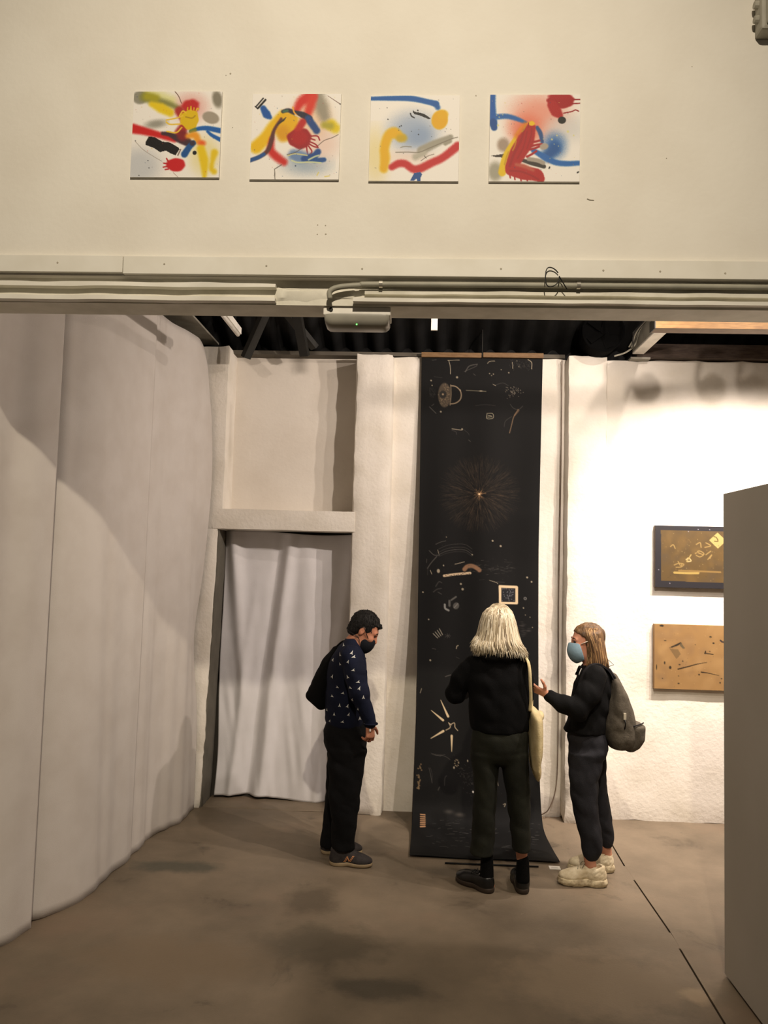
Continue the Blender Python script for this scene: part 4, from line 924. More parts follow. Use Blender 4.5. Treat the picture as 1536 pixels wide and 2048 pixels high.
    box('wooden_batten', -0.012, 0.458, 6.045, 6.07, 3.512, 3.550, M_batten, o, bevel=0.002); box('wooden_batten', 0.472, 0.941, 6.045, 6.07, 3.516, 3.554, M_batten, o, bevel=0.002)
    for x in (0.459,):
        tube('hanging_wire', [(x+0.006, 6.06, 3.51), (x+0.006, 6.06, 3.62), (x, 6.0, 4.0)], 0.003, M_dark, o)
    return o
banner()

# ---- two panel paintings on the bright right wall
def panel_painting(x0, x1, z0, z1, p, label, edge):
    o = empty('panel_painting', ((x0+x1)/2, 6.09, z0), label=label, category='painting')
    w = (x1-x0)/2; h = z1-z0
    box('panel_body', -w, w, -0.04, 0, 0, h, edge, o, bevel=0.0015)
    nv, nu = p.X.shape; v, u = np.meshgrid(np.linspace(0, 1, nv), np.linspace(0, 1, nu), indexing='ij')
    me = grid_mesh(np.stack([-w+0.001+(2*w-0.002)*u, np.full_like(u, -0.0408), h-0.001-(h-0.002)*v], -1)); paint_mesh(me, p.C.reshape(-1, 3))
    link('painted_face', me, M_gold, o); return o
M_gold = mat_attr('gold_leaf_paint', 0.42, 0.5)
def praster(nu, nv, x0, x1, y0, y1):
    v, u = np.meshgrid(np.linspace(0, 1, nv), np.linspace(0, 1, nu), indexing='ij'); return x0+(x1-x0)*u, y0+(y1-y0)*v
rng = random.Random(11)
p = Painter(*praster(240, 130, 172, 1440, 172, 845), (54, 51, 50))
p.poly([(230, 224), (1385, 224), (1385, 785), (235, 775)], (126, 98, 48))
for k in range(120): p.blob(rng.uniform(240, 1380), rng.uniform(230, 770), rng.uniform(15, 70), rng.uniform(10, 50), rng.choice([(146, 112, 52), (104, 82, 46), (160, 124, 60), (112, 92, 60)]), rot=rng.uniform(0, 180), soft=22, alpha=0.35)
p.poly([(172, 172), (1440, 172), (1440, 224), (172, 224)], (54, 51, 50)); p.poly([(172, 780), (1440, 780), (1440, 845), (172, 845)], (54, 51, 50)); p.poly([(172, 172), (230, 172), (230, 845), (172, 845)], (54, 51, 50))
p.poly([(822, 236), (912, 322), (825, 410), (735, 322)], (236, 208, 112)); p.stroke([(785, 280), (810, 290), (825, 330), (790, 330)], 5, (120, 96, 40), soft=3)
p.stroke([(372, 683), (500, 685), (620, 682)], 12, (232, 196, 96), soft=4); p.stroke([(420, 660), (640, 662), (850, 665)], 9, (190, 150, 74), soft=6); p.stroke([(495, 540), (520, 520), (545, 550), (510, 560)], 7, (240, 214, 130), soft=3); p.stroke([(545, 485), (500, 560)], 6, (226, 192, 100), soft=3)
for q in ([(370, 600), (420, 580), (470, 590), (440, 620), (390, 625)], [(590, 470), (630, 440), (680, 470), (640, 505), (600, 490)], [(620, 460), (670, 480)], [(700, 480), (750, 440)], [(720, 530), (760, 480), (740, 520)], [(600, 370), (640, 350), (650, 400)], [(700, 350), (750, 380), (690, 400)], [(330, 400), (360, 380), (380, 420)], [(410, 560), (430, 600)], [(450, 590), (440, 610)]): p.stroke(q, 5, (214, 176, 92), soft=5)
for k in range(130): p.blob(rng.uniform(250, 1370), rng.uniform(240, 765), rng.uniform(2, 5), rng.uniform(2, 5), rng.choice([(228, 196, 116), (196, 156, 80), (84, 66, 40)]), soft=3, alpha=0.7)
for x, y in ((208, 656), (518, 230), (620, 205), (740, 205), (325, 800)): p.blob(x, y, 5, 5, (214, 206, 196), soft=3)
p.C = p.C*np.array([0.62, 0.63, 0.72]); panel_painting(1.806, 2.72, 1.757, 2.229, p, 'gold painting with a dark border, upper of two on the right wall', mat('panel_edge_dark', (70, 58, 48), 0.6))
p = Painter(*praster(240, 130, 145, 1440, 1235, 1945), (168, 130, 80))
for k in range(140): p.blob(rng.uniform(145, 1440), rng.uniform(1235, 1945), rng.uniform(20, 90), rng.uniform(14, 60), rng.choice([(180, 142, 90), (156, 120, 76), (190, 152, 98), (148, 116, 80)]), rot=rng.uniform(0, 180), soft=30, alpha=0.35)
p.poly([(305, 1495), (330, 1475), (430, 1425), (440, 1440), (400, 1465), (340, 1490)], (60, 50, 38)); p.poly([(430, 1430), (475, 1495), (450, 1500), (415, 1465)], (110, 94, 66)); p.poly([(305, 1500), (400, 1510), (430, 1560), (380, 1615)], (120, 96, 62), alpha=0.7)
p.stroke([(400, 1725), (520, 1690), (600, 1665), (710, 1640)], [7, 6, 5, 2], (58, 44, 30), soft=3); p.stroke([(650, 1750), (720, 1758), (840, 1782)], [7, 4, 2], (50, 40, 28), soft=3); p.stroke([(685, 1540), (775, 1552)], 5, (50, 40, 28), soft=3); p.stroke([(695, 1520), (690, 1545)], 6, (50, 40, 28), soft=3); p.stroke([(855, 1395), (880, 1412), (960, 1415)], 9, (70, 58, 54), soft=3)
for x, y, rx, ry in ((748, 1360, 13, 9), (780, 1428, 11, 9), (255, 1660, 8, 16), (315, 1710, 13, 17), (168, 1710, 6, 28), (625, 1778, 9, 9), (405, 1882, 10, 7), (232, 1832, 6, 6), (450, 1637, 5, 10), (415, 1675, 10, 6), (222, 1252, 22, 12), (405, 1800, 6, 4), (740, 1520, 7, 4), (585, 1450, 5, 4), (260, 1415, 12, 5), (865, 1815, 8, 6), (850, 1860, 8, 8), (1100, 1600, 12, 20), (1250, 1450, 20, 10)): p.blob(x, y, rx, ry, (56, 46, 34), soft=4)
for k in range(70): p.blob(rng.uniform(150, 1430), rng.uniform(1240, 1940), 3, 3, rng.choice([(220, 190, 130), (90, 70, 46)]), soft=3, alpha=0.6)
p.C = p.C*np.array([0.84, 0.85, 0.88]); panel_painting(1.802, 2.70, 0.994, 1.479, p, 'plain ochre painting with small dark marks, lower of two on the right wall', mat('panel_edge_ochre', (150, 118, 80), 0.6))

# ---- small things on the floor and wall
card = empty('title_card', (0.90, 5.085, 0.0), label='small white title card on the floor by the banner\'s corner', category='card')
box('card', -0.033, 0.036, -0.026, 0.026, 0.0, 0.004, mat('card_white', (240, 238, 232), 0.6), card); box('card_print', -0.02, 0.02, -0.008, 0.008, 0.004, 0.0043, mat('card_grey', (215, 212, 206), 0.6), card)
rod = tube('metal_rod', [(0.213, 5.075, 0.006), (0.48, 5.079, 0.006), (0.80, 5.083, 0.006)], 0.006, M_black, seg=8, label='thin black rod lying on the floor in front of the banner', category='rod')
tube('wall_cable', catmull([(1.085, 6.055, 3.50), (1.088, 6.06, 2.6), (1.082, 6.06, 1.7), (1.086, 6.055, 1.0), (1.085, 6.05, 0.45), (1.07, 6.04, 0.22), (1.02, 6.03, 0.08), (0.965, 6.04, 0.03)], 8), 0.0042, mat('cable_brown', (110, 94, 80), 0.6), seg=6,
     label='thin dark cable running down the wall beside the right pilaster', category='cable')

# ================================================================== PEOPLE
M_skin = mat('skin', (176, 122, 96), 0.55, 0.3, var=(166, 108, 84), vscale=14, bump=0.03, bscale=120)
M_skin2 = mat('skin_pale', (196, 140, 114), 0.55, 0.3, var=(186, 126, 100), vscale=14, bump=0.03, bscale=120)
M_blackhair = mat('short_black_hair', (17, 15, 14), 0.7, 0.25, bump=0.5, bscale=160)
M_eye = mat('eye_dark', (30, 22, 18), 0.3, 0.5)
class Frame:
    """sketch frame of one figure: front-view columns/rows to metres about the figure's base"""
    def __init__(s, x0, y0, ax, az, base): s.x0, s.y0, s.ax, s.az, s.base = x0, y0, ax, az, base
    def __call__(s, x, y, d=0.0):
        # the sketch is a perspective view: limbs nearer or farther than the figure's axis are sized accordingly
        u, v = x-s.x0, y-s.y0; q = 1+d/s.base[1]
        return ((s.ax[0]*u+s.ax[1]*v+s.ax[2]+s.base[0])*q-s.base[0], d, 1.88+(s.az[0]*u+s.az[1]*v+s.az[2]-1.88)*q)
    def rows(s, lst, cy=0.0):
        out = []
        for r in lst:
            py, xl, xr, ry = r[:4]; c = r[4] if len(r) > 4 else cy
            a, b = s(xl, py, c), s(xr, py, c); out.append(((a[2]+b[2])/2, (a[0]+b[0])/2, c, (b[0]-a[0])/2, ry))
        return out
def head(F, c, yaw, pitch, sc=0.93, ears=True):
    """skull, face, nose, lips, chin and ears blended into a body field; returns the head-frame mapper"""
    R = Euler((0, math.radians(pitch), math.radians(yaw))).to_matrix(); rot = (0, pitch, yaw)
    H = lambda x, y, z: tuple(Vector(c)+R @ Vector((x*sc, y*sc, z*sc)))
    E = lambda p, r, k=0.02, **kw: F.ell(H(*p), [q*sc for q in r], k*sc, rot=rot, **kw)
    E((-0.012, 0, 0.035), (0.098, 0.077, 0.090), 0.0)
    E((0.034, 0, -0.030), (0.062, 0.062, 0.086), 0.03); E((0.040, 0, -0.088), (0.046, 0.046, 0.036), 0.03); E((0.066, 0, -0.105), (0.024, 0.024, 0.018), 0.02)
    E((0.078, 0, 0.022), (0.020, 0.050, 0.014), 0.02)
    for s in (-1, 1):
        E((0.088, 0.030*s, 0.002), (0.010, 0.016, 0.010), 0.0, cut=True); E((0.070, 0.042*s, -0.028), (0.022, 0.022, 0.022), 0.02)
        if ears: E((-0.008, 0.078*s, -0.008), (0.020, 0.009, 0.033), 0.006); E((-0.004, 0.087*s, -0.004), (0.009, 0.005, 0.016), 0.0, cut=True)
    F.cone(H(0.092, 0, 0.008), H(0.112, 0, -0.030), 0.009*sc, 0.013*sc, 0.012*sc)
    E((0.092, 0, -0.062), (0.012, 0.024, 0.008), 0.008); E((0.088, 0, -0.074), (0.012, 0.020, 0.008), 0.008)
    return H, R, rot
def hand(F, wrist, fdir, palm, thumb, curl=35, sc=1.0, spread=6, k=0.006):
    """palm, four unequal curled fingers and a thumb leaving the side of the palm"""
    x = Vector(fdir).normalized(); z = Vector(palm); z = (z-x*z.dot(x)).normalized(); y = z.cross(x)
    if y.dot(Vector(thumb)) < 0: y = -y
    w = Vector(wrist); P = lambda a, b, c: w+(x*a+y*b+z*c)*sc
    for b in (-0.026, -0.009, 0.009, 0.026): F.cone(P(0.01, b*0.7, 0), P(0.085-0.25*abs(b-0.009), b, 0), 0.014*sc, 0.0115*sc, 0.012*sc)
    F.cone(P(-0.03, 0, 0), P(0.02, 0, 0), 0.024*sc, 0.022*sc, 0.012*sc, flat=(z, 0.8))
    for i, (b, L) in enumerate(((0.028, 0.070), (0.0095, 0.079), (-0.0095, 0.073), (-0.027, 0.058))):
        p = P(0.086-0.25*abs(b-0.009), b, 0); a = math.radians(curl*(0.5+0.1*i)); sp = math.radians(spread*(1.5-i))
        for j, q in enumerate((0.44, 0.30, 0.26)):
            d = (x*math.cos(a)+z*math.sin(a)); d = (d+y*math.tan(sp)).normalized(); n = p+d*L*q*sc
            F.cone(p, n, (0.0092-0.0009*j)*sc, (0.0086-0.0009*j)*sc, 0.003 if j == 0 else 0.002); p = n; a += math.radians(curl*0.9)
    p = P(0.022, 0.026, 0.004)
    for j, (d, L) in enumerate(((x*0.45+y*0.85+z*0.25, 0.034), (x*0.7+y*0.65+z*0.3, 0.032), (x*0.85+y*0.45+z*0.3, 0.026))):
        n = p+d.normalized()*L*sc; F.cone(p, n, (0.0125-0.0015*j)*sc, (0.011-0.0015*j)*sc, 0.006); p = n
def shoe(parent, heel, yaw, L, w, up, so, sole_h=0.025, top=0.085, chunk=0.0, laces=None, name='shoe', ankle=0.040):
    """one shoe: shaped upper, with its sole and laces as sub-parts; heel is the back of the heel on the floor"""
    M = Matrix.Translation(heel) @ Matrix.Rotation(math.radians(yaw), 4, 'Z')
    F = Field((-0.03, -w*0.8, -0.01), (L+0.03, w*0.8, top+0.07), 0.0042)
    F.ell((0.25*L, 0, sole_h+0.018), (0.25*L, w*0.40, 0.040), 0.02); F.ell((0.72*L, 0.0, sole_h+0.010), (0.275*L, w*0.49, 0.034), 0.03)
    F.cone((0.30*L, 0, top-0.012), (0.70*L, 0, sole_h+0.022), ankle, 0.028, 0.03); F.cone((0.17*L, 0, sole_h), (0.16*L, 0, top-0.008), w*0.38, ankle*0.95, 0.02)
    F.cone((0.22*L, 0, top-0.004), (0.22*L, 0, top+0.05), ankle*0.80, ankle*0.9, cut=True)
    F.below(sole_h-0.004)
    if chunk: F.folds(0.0022, 30, 30, 40, 2.0)
    F.above(top+0.012)
    me = F.mesh(1); me.transform(M); o = link(name, me, up, parent)
    G = Field((-0.03, -w*0.8, -0.01), (L+0.03, w*0.8, sole_h+0.04), 0.0042); c2 = chunk
    G.loft([(0.0, 0.23*L, 0, 0.21*L+c2*0.3, w*0.40+c2*0.3), (sole_h*0.5, 0.235*L, 0, 0.235*L+c2, w*0.43+c2), (sole_h+0.002, 0.24*L, 0, 0.235*L+c2*0.5, w*0.42+c2*0.5)], 0.0, p=2.4, r_end=0.003)
    G.loft([(0.002, 0.69*L, 0, 0.275*L+c2*0.3, w*0.45+c2*0.3), (sole_h*0.5, 0.69*L, 0, 0.31*L+c2, w*0.50+c2), (sole_h+0.002, 0.69*L, 0, 0.305*L+c2*0.3, w*0.49+c2*0.3)], 0.02, p=2.3, r_end=0.003)
    if chunk: G.folds(0.003, 45, 45, 30, 5.0)
    G.below(0.0005); me = G.mesh(1); me.transform(M); link('sole', me, so, o)
    if laces is not None:
        bm = bmesh.new()
        for i in range(5):
            t = 0.40+0.062*i; zt = top-0.012+ankle+(sole_h+0.022+0.028-top+0.012-ankle)*((t-0.30)/0.40)+0.001
            add_tube(bm, [(t*L+0.006, -0.022, zt-0.009), (t*L, 0, zt), (t*L-0.006, 0.022, zt-0.009)], 0.0028, 6)
            add_tube(bm, [(t*L-0.006, -0.022, zt-0.009), (t*L, 0, zt+0.001), (t*L+0.006, 0.022, zt-0.009)], 0.0028, 6)
        for s in (-1, 1): add_tube(bm, catmull([(0.44*L, 0, top+0.022), (0.47*L, 0.018*s, top+0.026), (0.52*L, 0.030*s, top+0.005), (0.49*L, 0.012*s, top+0.006), (0.45*L, 0, top+0.018)], 5), 0.0025, 6)
        me = bm_mesh(bm); me.transform(M); link('laces', me, laces, o, smooth=True)
    return o, M
def bvh_of(me):
    return BVHTree.FromPolygons([v.co.copy() for v in me.vertices], [tuple(p.vertices) for p in me.polygons])
def locks(rows, spans, n, r, cols, seed, flick=0.02, jag=0.02):
    """loose hair locks laid on the surface of a hair volume; colour per lock"""
    R = np.array(sorted(rows)); rg = random.Random(seed); bm = bmesh.new(); cc = []
    for k in range(n):
        a0, a1, zt, zb = rg.choice(spans); ph = rg.uniform(a0, a1); z1 = zb+rg.uniform(-jag, jag); m = 9; pts = []; rad = []
        z0 = zt-rg.uniform(0, 0.05)**1.3; dph = rg.uniform(-0.12, 0.12); col = rg.choice(cols)
        for i in range(m):
            t = i/(m-1); z = z0+(z1-z0)*t; zz = min(max(z, R[0, 0]), R[-1, 0])
            cx, cy, rx, ry = [np.interp(zz, R[:, 0], R[:, q]) for q in range(1, 5)]
            kk = 1.0+0.02*math.sin(5*t+k); out = flick*max(0, t-0.75)*4*rg.uniform(0, 1)
            pts.append((cx+(rx*kk+out)*math.cos(ph+dph*t), cy+(ry*kk+out)*math.sin(ph+dph*t), z)); rad.append(r*(0.5+0.6*math.sin(math.pi*min(1, t*0.9+0.1)))*(1.0 if i < m-1 else 0.3))
        n0 = len(bm.verts); add_tube(bm, pts, rad, 5); cc += [col]*(len(bm.verts)-n0)
    me = bpy.data.meshes.new('m'); bm.to_mesh(me); bm.free(); paint_mesh(me, np.array(cc)); return me
M_locks = mat_attr('hair_locks', 0.5, 0.4)

# ------------------------------------------------------------------ man in the navy shirt
def man():
    K = Frame(610, 1220, (0.003221, 0.000095, -0.325497), (0.000115, -0.003157, 1.560357), (-0.40, 5.08))
    B = Field((-0.36, -0.36, 0.0), (0.24, 0.36, 1.62), 0.005)
    hc = K(729, 1259)
    H, R, rot = head(B, hc, 0, 33, 0.93)
    B.chain([K(717, 1274), K(706, 1292), K(698, 1318)], [0.055, 0.060, 0.10], 0.03)
    B.loft(K.rows([(1300, 680, 720, 0.13), (1340, 664, 728, 0.14), (1400, 662, 726, 0.13), (1450, 662, 722, 0.13), (1500, 664, 724, 0.13)]), 0.03)
    for s, ex in ((-1, 0), (1, -10)):
        B.chain([K(702, 1312, 0.17*s), K(714+ex, 1386, 0.225*s), K(738+ex*2, 1447, 0.205*s)], [0.045, 0.038, 0.028], 0.02)
        B.chain([K(694, 1490, 0.09*s), K(690-6*(s > 0)*2, 1590, 0.09*s), K(683-16*(s > 0), 1702, 0.09*s)], [0.060, 0.045, 0.034], 0.02)
        B.ell(K(690-16*(s > 0), 1715, 0.09*s), (0.06, 0.035, 0.03), 0.02)
    hand(B, K(740, 1450, -0.205), (0.05, 0.02, -1), (-0.55, 0.6, 0.0), (0.8, 0.2, 0), curl=52, sc=0.92)
    hand(B, K(720, 1452, 0.205), (0.05, -0.02, -1), (-0.3, -0.8, 0), (0.8, 0, 0), curl=40, sc=0.92)
    o = link('person', B.mesh(1), M_skin, loc=(-0.40, 5.08, 0), label='man in profile with bowed head, navy bird-print shirt and black mask', category='person')
    # shirt
    C = Field((-0.30, -0.36, 0.76), (0.24, 0.36, 1.46), 0.006)
    C.loft(K.rows([(1276, 692, 716, 0.07), (1290, 680, 724, 0.13), (1305, 668, 729, 0.175), (1325, 659, 733, 0.185), (1355, 653, 735, 0.18), (1390, 651, 736, 0.175), (1420, 650, 735, 0.175), (1440, 650, 732, 0.17), (1450, 654, 729, 0.16)]), 0.02)
    for s, ex in ((-1, 0), (1, -12)):
        C.chain([K(702, 1312, 0.165*s), K(712+ex, 1350, 0.205*s), K(718+ex, 1388, 0.225*s), K(736+ex*2, 1434, 0.21*s)], [0.070, 0.066, 0.060, 0.046], 0.025)
        C.cone(K(736+ex*2, 1434, 0.21*s), K(740+ex*2, 1446, 0.207*s), 0.044, 0.042, 0.005)
    C.folds(0.0045, 8, 8, 16, 1.0); C.folds(0.003, 14, 9, 9, 5.0)
    sh = link('shirt', C.mesh(2), mat('navy_shirt', (16, 21, 40), 0.85, 0.15, var=(12, 16, 31), bump=0.15, bscale=220), o)
    bm = bmesh.new()
    for a, r in (((K(741, 1447, -0.207)), 0.043),):
        pts = [(a[0]+r*math.cos(t), a[1]+r*math.sin(t), a[2]-0.004) for t in np.linspace(0, 2*math.pi, 17)]; add_tube(bm, pts, 0.005, 6, caps=False)
    link('cuff', bm_mesh(bm), MATS['navy_shirt'], sh, smooth=True)
    # white bird print, laid on the cloth
    T = bvh_of(sh.data); bm = bmesh.new(); rg = random.Random(2)
    gl = [(795, 540), (770, 610), (905, 685), (935, 735), (740, 720), (575, 785), (625, 812), (740, 850), (935, 905), (1040, 815), (545, 990), (625, 1030), (795, 1025), (1000, 1060), (495, 1090), (895, 1140), (1015, 1145), (700, 1165), (775, 1245), (625, 1295), (915, 1300), (1068, 1265), (487, 1345), (730, 1415), (835, 1425), (995, 1430), (545, 1500), (655, 1540), (850, 1540), (590, 1640), (770, 1635), (1080, 1640), (990, 1615), (860, 800), (860, 1000)]
    for gx, gy in gl:
        for sd in (-1, 1):
            c = K(580+gx/6.982, 1200+gy/6.982); a0 = rg.uniform(0, 6.28) if sd > 0 else rg.choice([1.57, 1.2, 2.0, -0.4, 3.4])
            sz = rg.uniform(0.85, 1.25)*0.0105; out = []
            for j in range(6):
                rr = sz*((1.25 if j == 0 else 1.0) if j % 2 == 0 else 0.34); an = a0+j*math.pi/3+(0.25 if j == 2 else -0.25 if j == 4 else 0)
                q = Vector((c[0]+rr*math.cos(an), 0.6*sd, c[2]+rr*math.sin(an))); hit = T.ray_cast(q, Vector((0, -sd, 0)))
                if hit[0] is None or hit[1].y*sd < 0.15: out = None; break
                out.append(hit[0]+hit[1]*0.0022)
            if out: 
                vs = [bm.verts.new(v) for v in out]; f = bm.faces.new(vs)
    link('bird_print', bm_mesh(bm), mat('print_white', (196, 196, 190), 0.8, 0.1), sh, kind='stuff')
    # trousers
    C = Field((-0.28, -0.28, 0.03), (0.16, 0.28, 0.90), 0.006)
    C.loft(K.rows([(1438, 654, 728, 0.155), (1462, 646, 736, 0.175), (1485, 648, 735, 0.178), (1508, 655, 730, 0.16), (1528, 665, 718, 0.11)]), 0.03, r_end=0.03)
    C.loft(K.rows([(1500, 660, 733, 0.085), (1540, 657, 729, 0.088), (1590, 657, 722, 0.086), (1640, 662, 714, 0.078), (1684, 664, 709, 0.070), (1695, 663, 710, 0.070)], -0.088), 0.04, r_end=0.004)
    C.loft(K.rows([(1500, 655, 728, 0.085), (1540, 654, 722, 0.088), (1590, 650, 712, 0.086), (1640, 646, 698, 0.078), (1680, 642, 690, 0.070), (1690, 642, 690, 0.070)], 0.095), 0.015, r_end=0.004)
    C.folds(0.008, 7, 7, 9, 3.0); C.folds(0.004, 14, 10, 16, 7.0)
    link('trousers', C.mesh(2), mat('black_trousers', (13, 13, 15), 0.9, 0.15, var=(10, 10, 11), bump=0.15, bscale=200), o)
    # hair, mask, brow
    C = Field(np.array(hc)-0.16, np.array(hc)+0.16, 0.004)
    C.ell(H(-0.015, 0, 0.038), [q*0.93 for q in (0.1045, 0.083, 0.096)], 0, rot=rot); C.ell(H(-0.050, 0, -0.02), [q*0.93 for q in (0.060, 0.068, 0.075)], 0.02, rot=rot)
    C.ell(H(0.076, 0, 0.076), [q*0.93 for q in (0.018, 0.042, 0.018)], 0.012, rot=rot)
    C.plane_or(H(0.090, 0, 0.068), R @ Vector((0.79, 0, -0.61)), H(-0.022, 0, 0), R @ Vector((1, 0, 0.1)))
    for s in (-1, 1): C.ell(H(0.078, 0.075*s, 0.045), (0.032, 0.045, 0.036), cut=True, rot=rot)
    C.plane_or(H(0.0, 0, -0.028), R @ Vector((0.1, 0, -1)), H(-0.022, 0, 0), R @ Vector((1, 0, 0.1)))
    C.plane(H(-0.05, 0, -0.078), R @ Vector((0.15, 0, -1))); C.folds(0.002, 60, 60, 60, 1.0)
    for s in (-1, 1): C.ell(H(-0.006, 0.088*s, -0.014), (0.022, 0.03, 0.032), cut=True, rot=rot)
    hm = C.mesh(1); hr = link('hair', hm, M_blackhair, o); rg = random.Random(4); bm = bmesh.new(); dn = R @ Vector((0.55, 0, -0.83)); n = len(hm.vertices)
    for k in range(1500):
        v = hm.vertices[rg.randrange(n)]; t = dn-v.normal*dn.dot(v.normal)
        if t.length < 0.15 or v.normal.dot(R @ Vector((0.2, 0, -1))) > 0.35: continue
        t.normalize(); t = (t+v.normal*rg.uniform(0.12, 0.4)+Vector([rg.uniform(-0.25, 0.25) for _ in range(3)])).normalized()
        add_tube(bm, [v.co-v.normal*0.002, v.co+t*0.007, v.co+t*rg.uniform(0.010, 0.016)-v.normal*0.001], [0.0016, 0.0013, 0.0004], 4)
    link('hair_strands', bm_mesh(bm), M_blackhair, hr, kind='stuff')
    C = Field(np.array(hc)-0.17, np.array(hc)+0.17, 0.004)
    C.ell(H(0.050, 0, -0.070), [q*0.93 for q in (0.074, 0.066, 0.084)], 0, rot=rot); C.plane(H(0.026, 0, -0.07), R @ Vector((-0.95, 0, 0.05))); C.plane(H(0.10, 0, -0.018), R @ Vector((-0.10, 0, 1)))
    mk = link('face_mask', C.mesh(1), mat('black_mask', (20, 22, 28), 0.8, 0.15), o)
    for s in (-1, 1):
        tube('mask_strap', [H(0.06, 0.062*s, -0.03), H(0.03, 0.074*s, -0.008), H(-0.012, 0.088*s, 0.026), H(-0.03, 0.086*s, 0.0)], 0.0024, M_black, mk, seg=6)
        tube('mask_strap', catmull([H(0.04, 0.058*s, -0.11), H(0.0, 0.072*s, -0.060), H(-0.05, 0.070*s, -0.060), H(-0.098, 0.03*s, -0.062), H(-0.108, 0, -0.060)], 4), 0.0024, M_black, mk, seg=6)
        bm = bmesh.new(); add_tube(bm, [H(0.091, 0.016*s, 0.027), H(0.093, 0.03*s, 0.030), H(0.082, 0.048*s, 0.024)], [0.003, 0.005, 0.002], 6); link('eyebrow', bm_mesh(bm), M_blackhair, o, smooth=True)
        bm = bmesh.new(); bmesh.ops.create_icosphere(bm, subdivisions=2, radius=0.0095); bmesh.ops.translate(bm, verts=bm.verts[:], vec=H(0.080, 0.030*s, 0.004)); link('eye', bm_mesh(bm), M_eye, o, smooth=True)
    bm = bmesh.new(); a = K(740, 1462, -0.232); bmesh.ops.create_icosphere(bm, subdivisions=2, radius=0.008); bmesh.ops.transform(bm, matrix=Matrix.Translation(a) @ Matrix.Diagonal((0.8, 0.5, 1.3, 1)), verts=bm.verts[:]); link('ring', bm_mesh(bm), mat('pale_ring', (220, 212, 204), 0.4), o, smooth=True)
    # trainers with the letter mark
    M_tr = mat('grey_trainer', (58, 54, 54), 0.8, 0.2, var=(46, 43, 44), vscale=30, bump=0.2, bscale=220); M_ts = mat('tan_sole', (150, 132, 104), 0.7, 0.2)
    for hx, d in ((659, -0.088), (641, 0.095)):
        h = K(hx, 1722, d); h = (h[0], d, 0.0)
        so, M = shoe(o, h, -3 if d < 0 else 3, 0.272, 0.098, M_tr, M_ts, 0.024, 0.096, laces=M_black, name='trainer')
        T = bvh_of(so.data); bm = bmesh.new(); Mi = M.to_3x3()
        def seg(a, b, w):
            va, vb = Vector((a[0], 0, a[1])), Vector((b[0], 0, b[1])); n = (vb-va).cross(Vector((0, 1, 0))).normalized()*w
            for sd in (-1,):
                m = 6; prev = None
                for i in range(m+1):
                    c = va.lerp(vb, i/m); pr = []
                    for q in (c-n, c+n):
                        w0 = M @ Vector((q.x, -0.3, q.z)); hit = T.ray_cast(w0, Mi @ Vector((0, 1, 0)))
                        if hit[0] is None: return
                        pr.append(bm.verts.new(hit[0]+hit[1]*0.0022))
                    if prev: bm.faces.new((prev[0], prev[1], pr[1], pr[0]))
                    prev = pr
        for a, b in (((0.098, 0.036), (0.116, 0.068)), ((0.116, 0.068), (0.128, 0.036)), ((0.128, 0.036), (0.150, 0.068)), ((0.106, 0.036), (0.122, 0.066)), ((0.118, 0.066), (0.131, 0.040)), ((0.136, 0.036), (0.156, 0.066)), ((0.092, 0.036), (0.108, 0.036)), ((0.146, 0.068), (0.160, 0.068))):
            seg(a, b, 0.0015)
        link('letter_mark', bm_mesh(bm), mat('copper_mark', (206, 142, 96), 0.5, 0.4), so)
    # black bag on his back
    bag = empty('shoulder_bag', (-0.40, 5.08, 0), label='black cloth bag bulging behind the back of the bird-shirt man', category='bag')
    C = Field((-0.40, -0.20, 0.92), (-0.05, 0.30, 1.40), 0.006)
    C.loft(K.rows([(1292, 668, 682, 0.05, 0.08), (1320, 645, 676, 0.10, 0.08), (1350, 628, 672, 0.13, 0.08), (1380, 616, 668, 0.15, 0.08), (1400, 616, 664, 0.15, 0.08), (1413, 634, 658, 0.12, 0.08)]), 0.02); C.ell(K(620, 1392, 0.02), (0.028, 0.05, 0.030), 0.015); C.folds(0.006, 10, 10, 12, 9.0)
    link('bag_body', C.mesh(2), mat('black_bag', (9, 9, 10), 0.9, 0.1), bag)
    tube('bag_strap', catmull([K(668, 1300, 0.05), K(690, 1283, 0.09), K(715, 1296, 0.13), K(730, 1320, 0.13)], 6), 0.012, MATS['black_bag'], bag)
man()

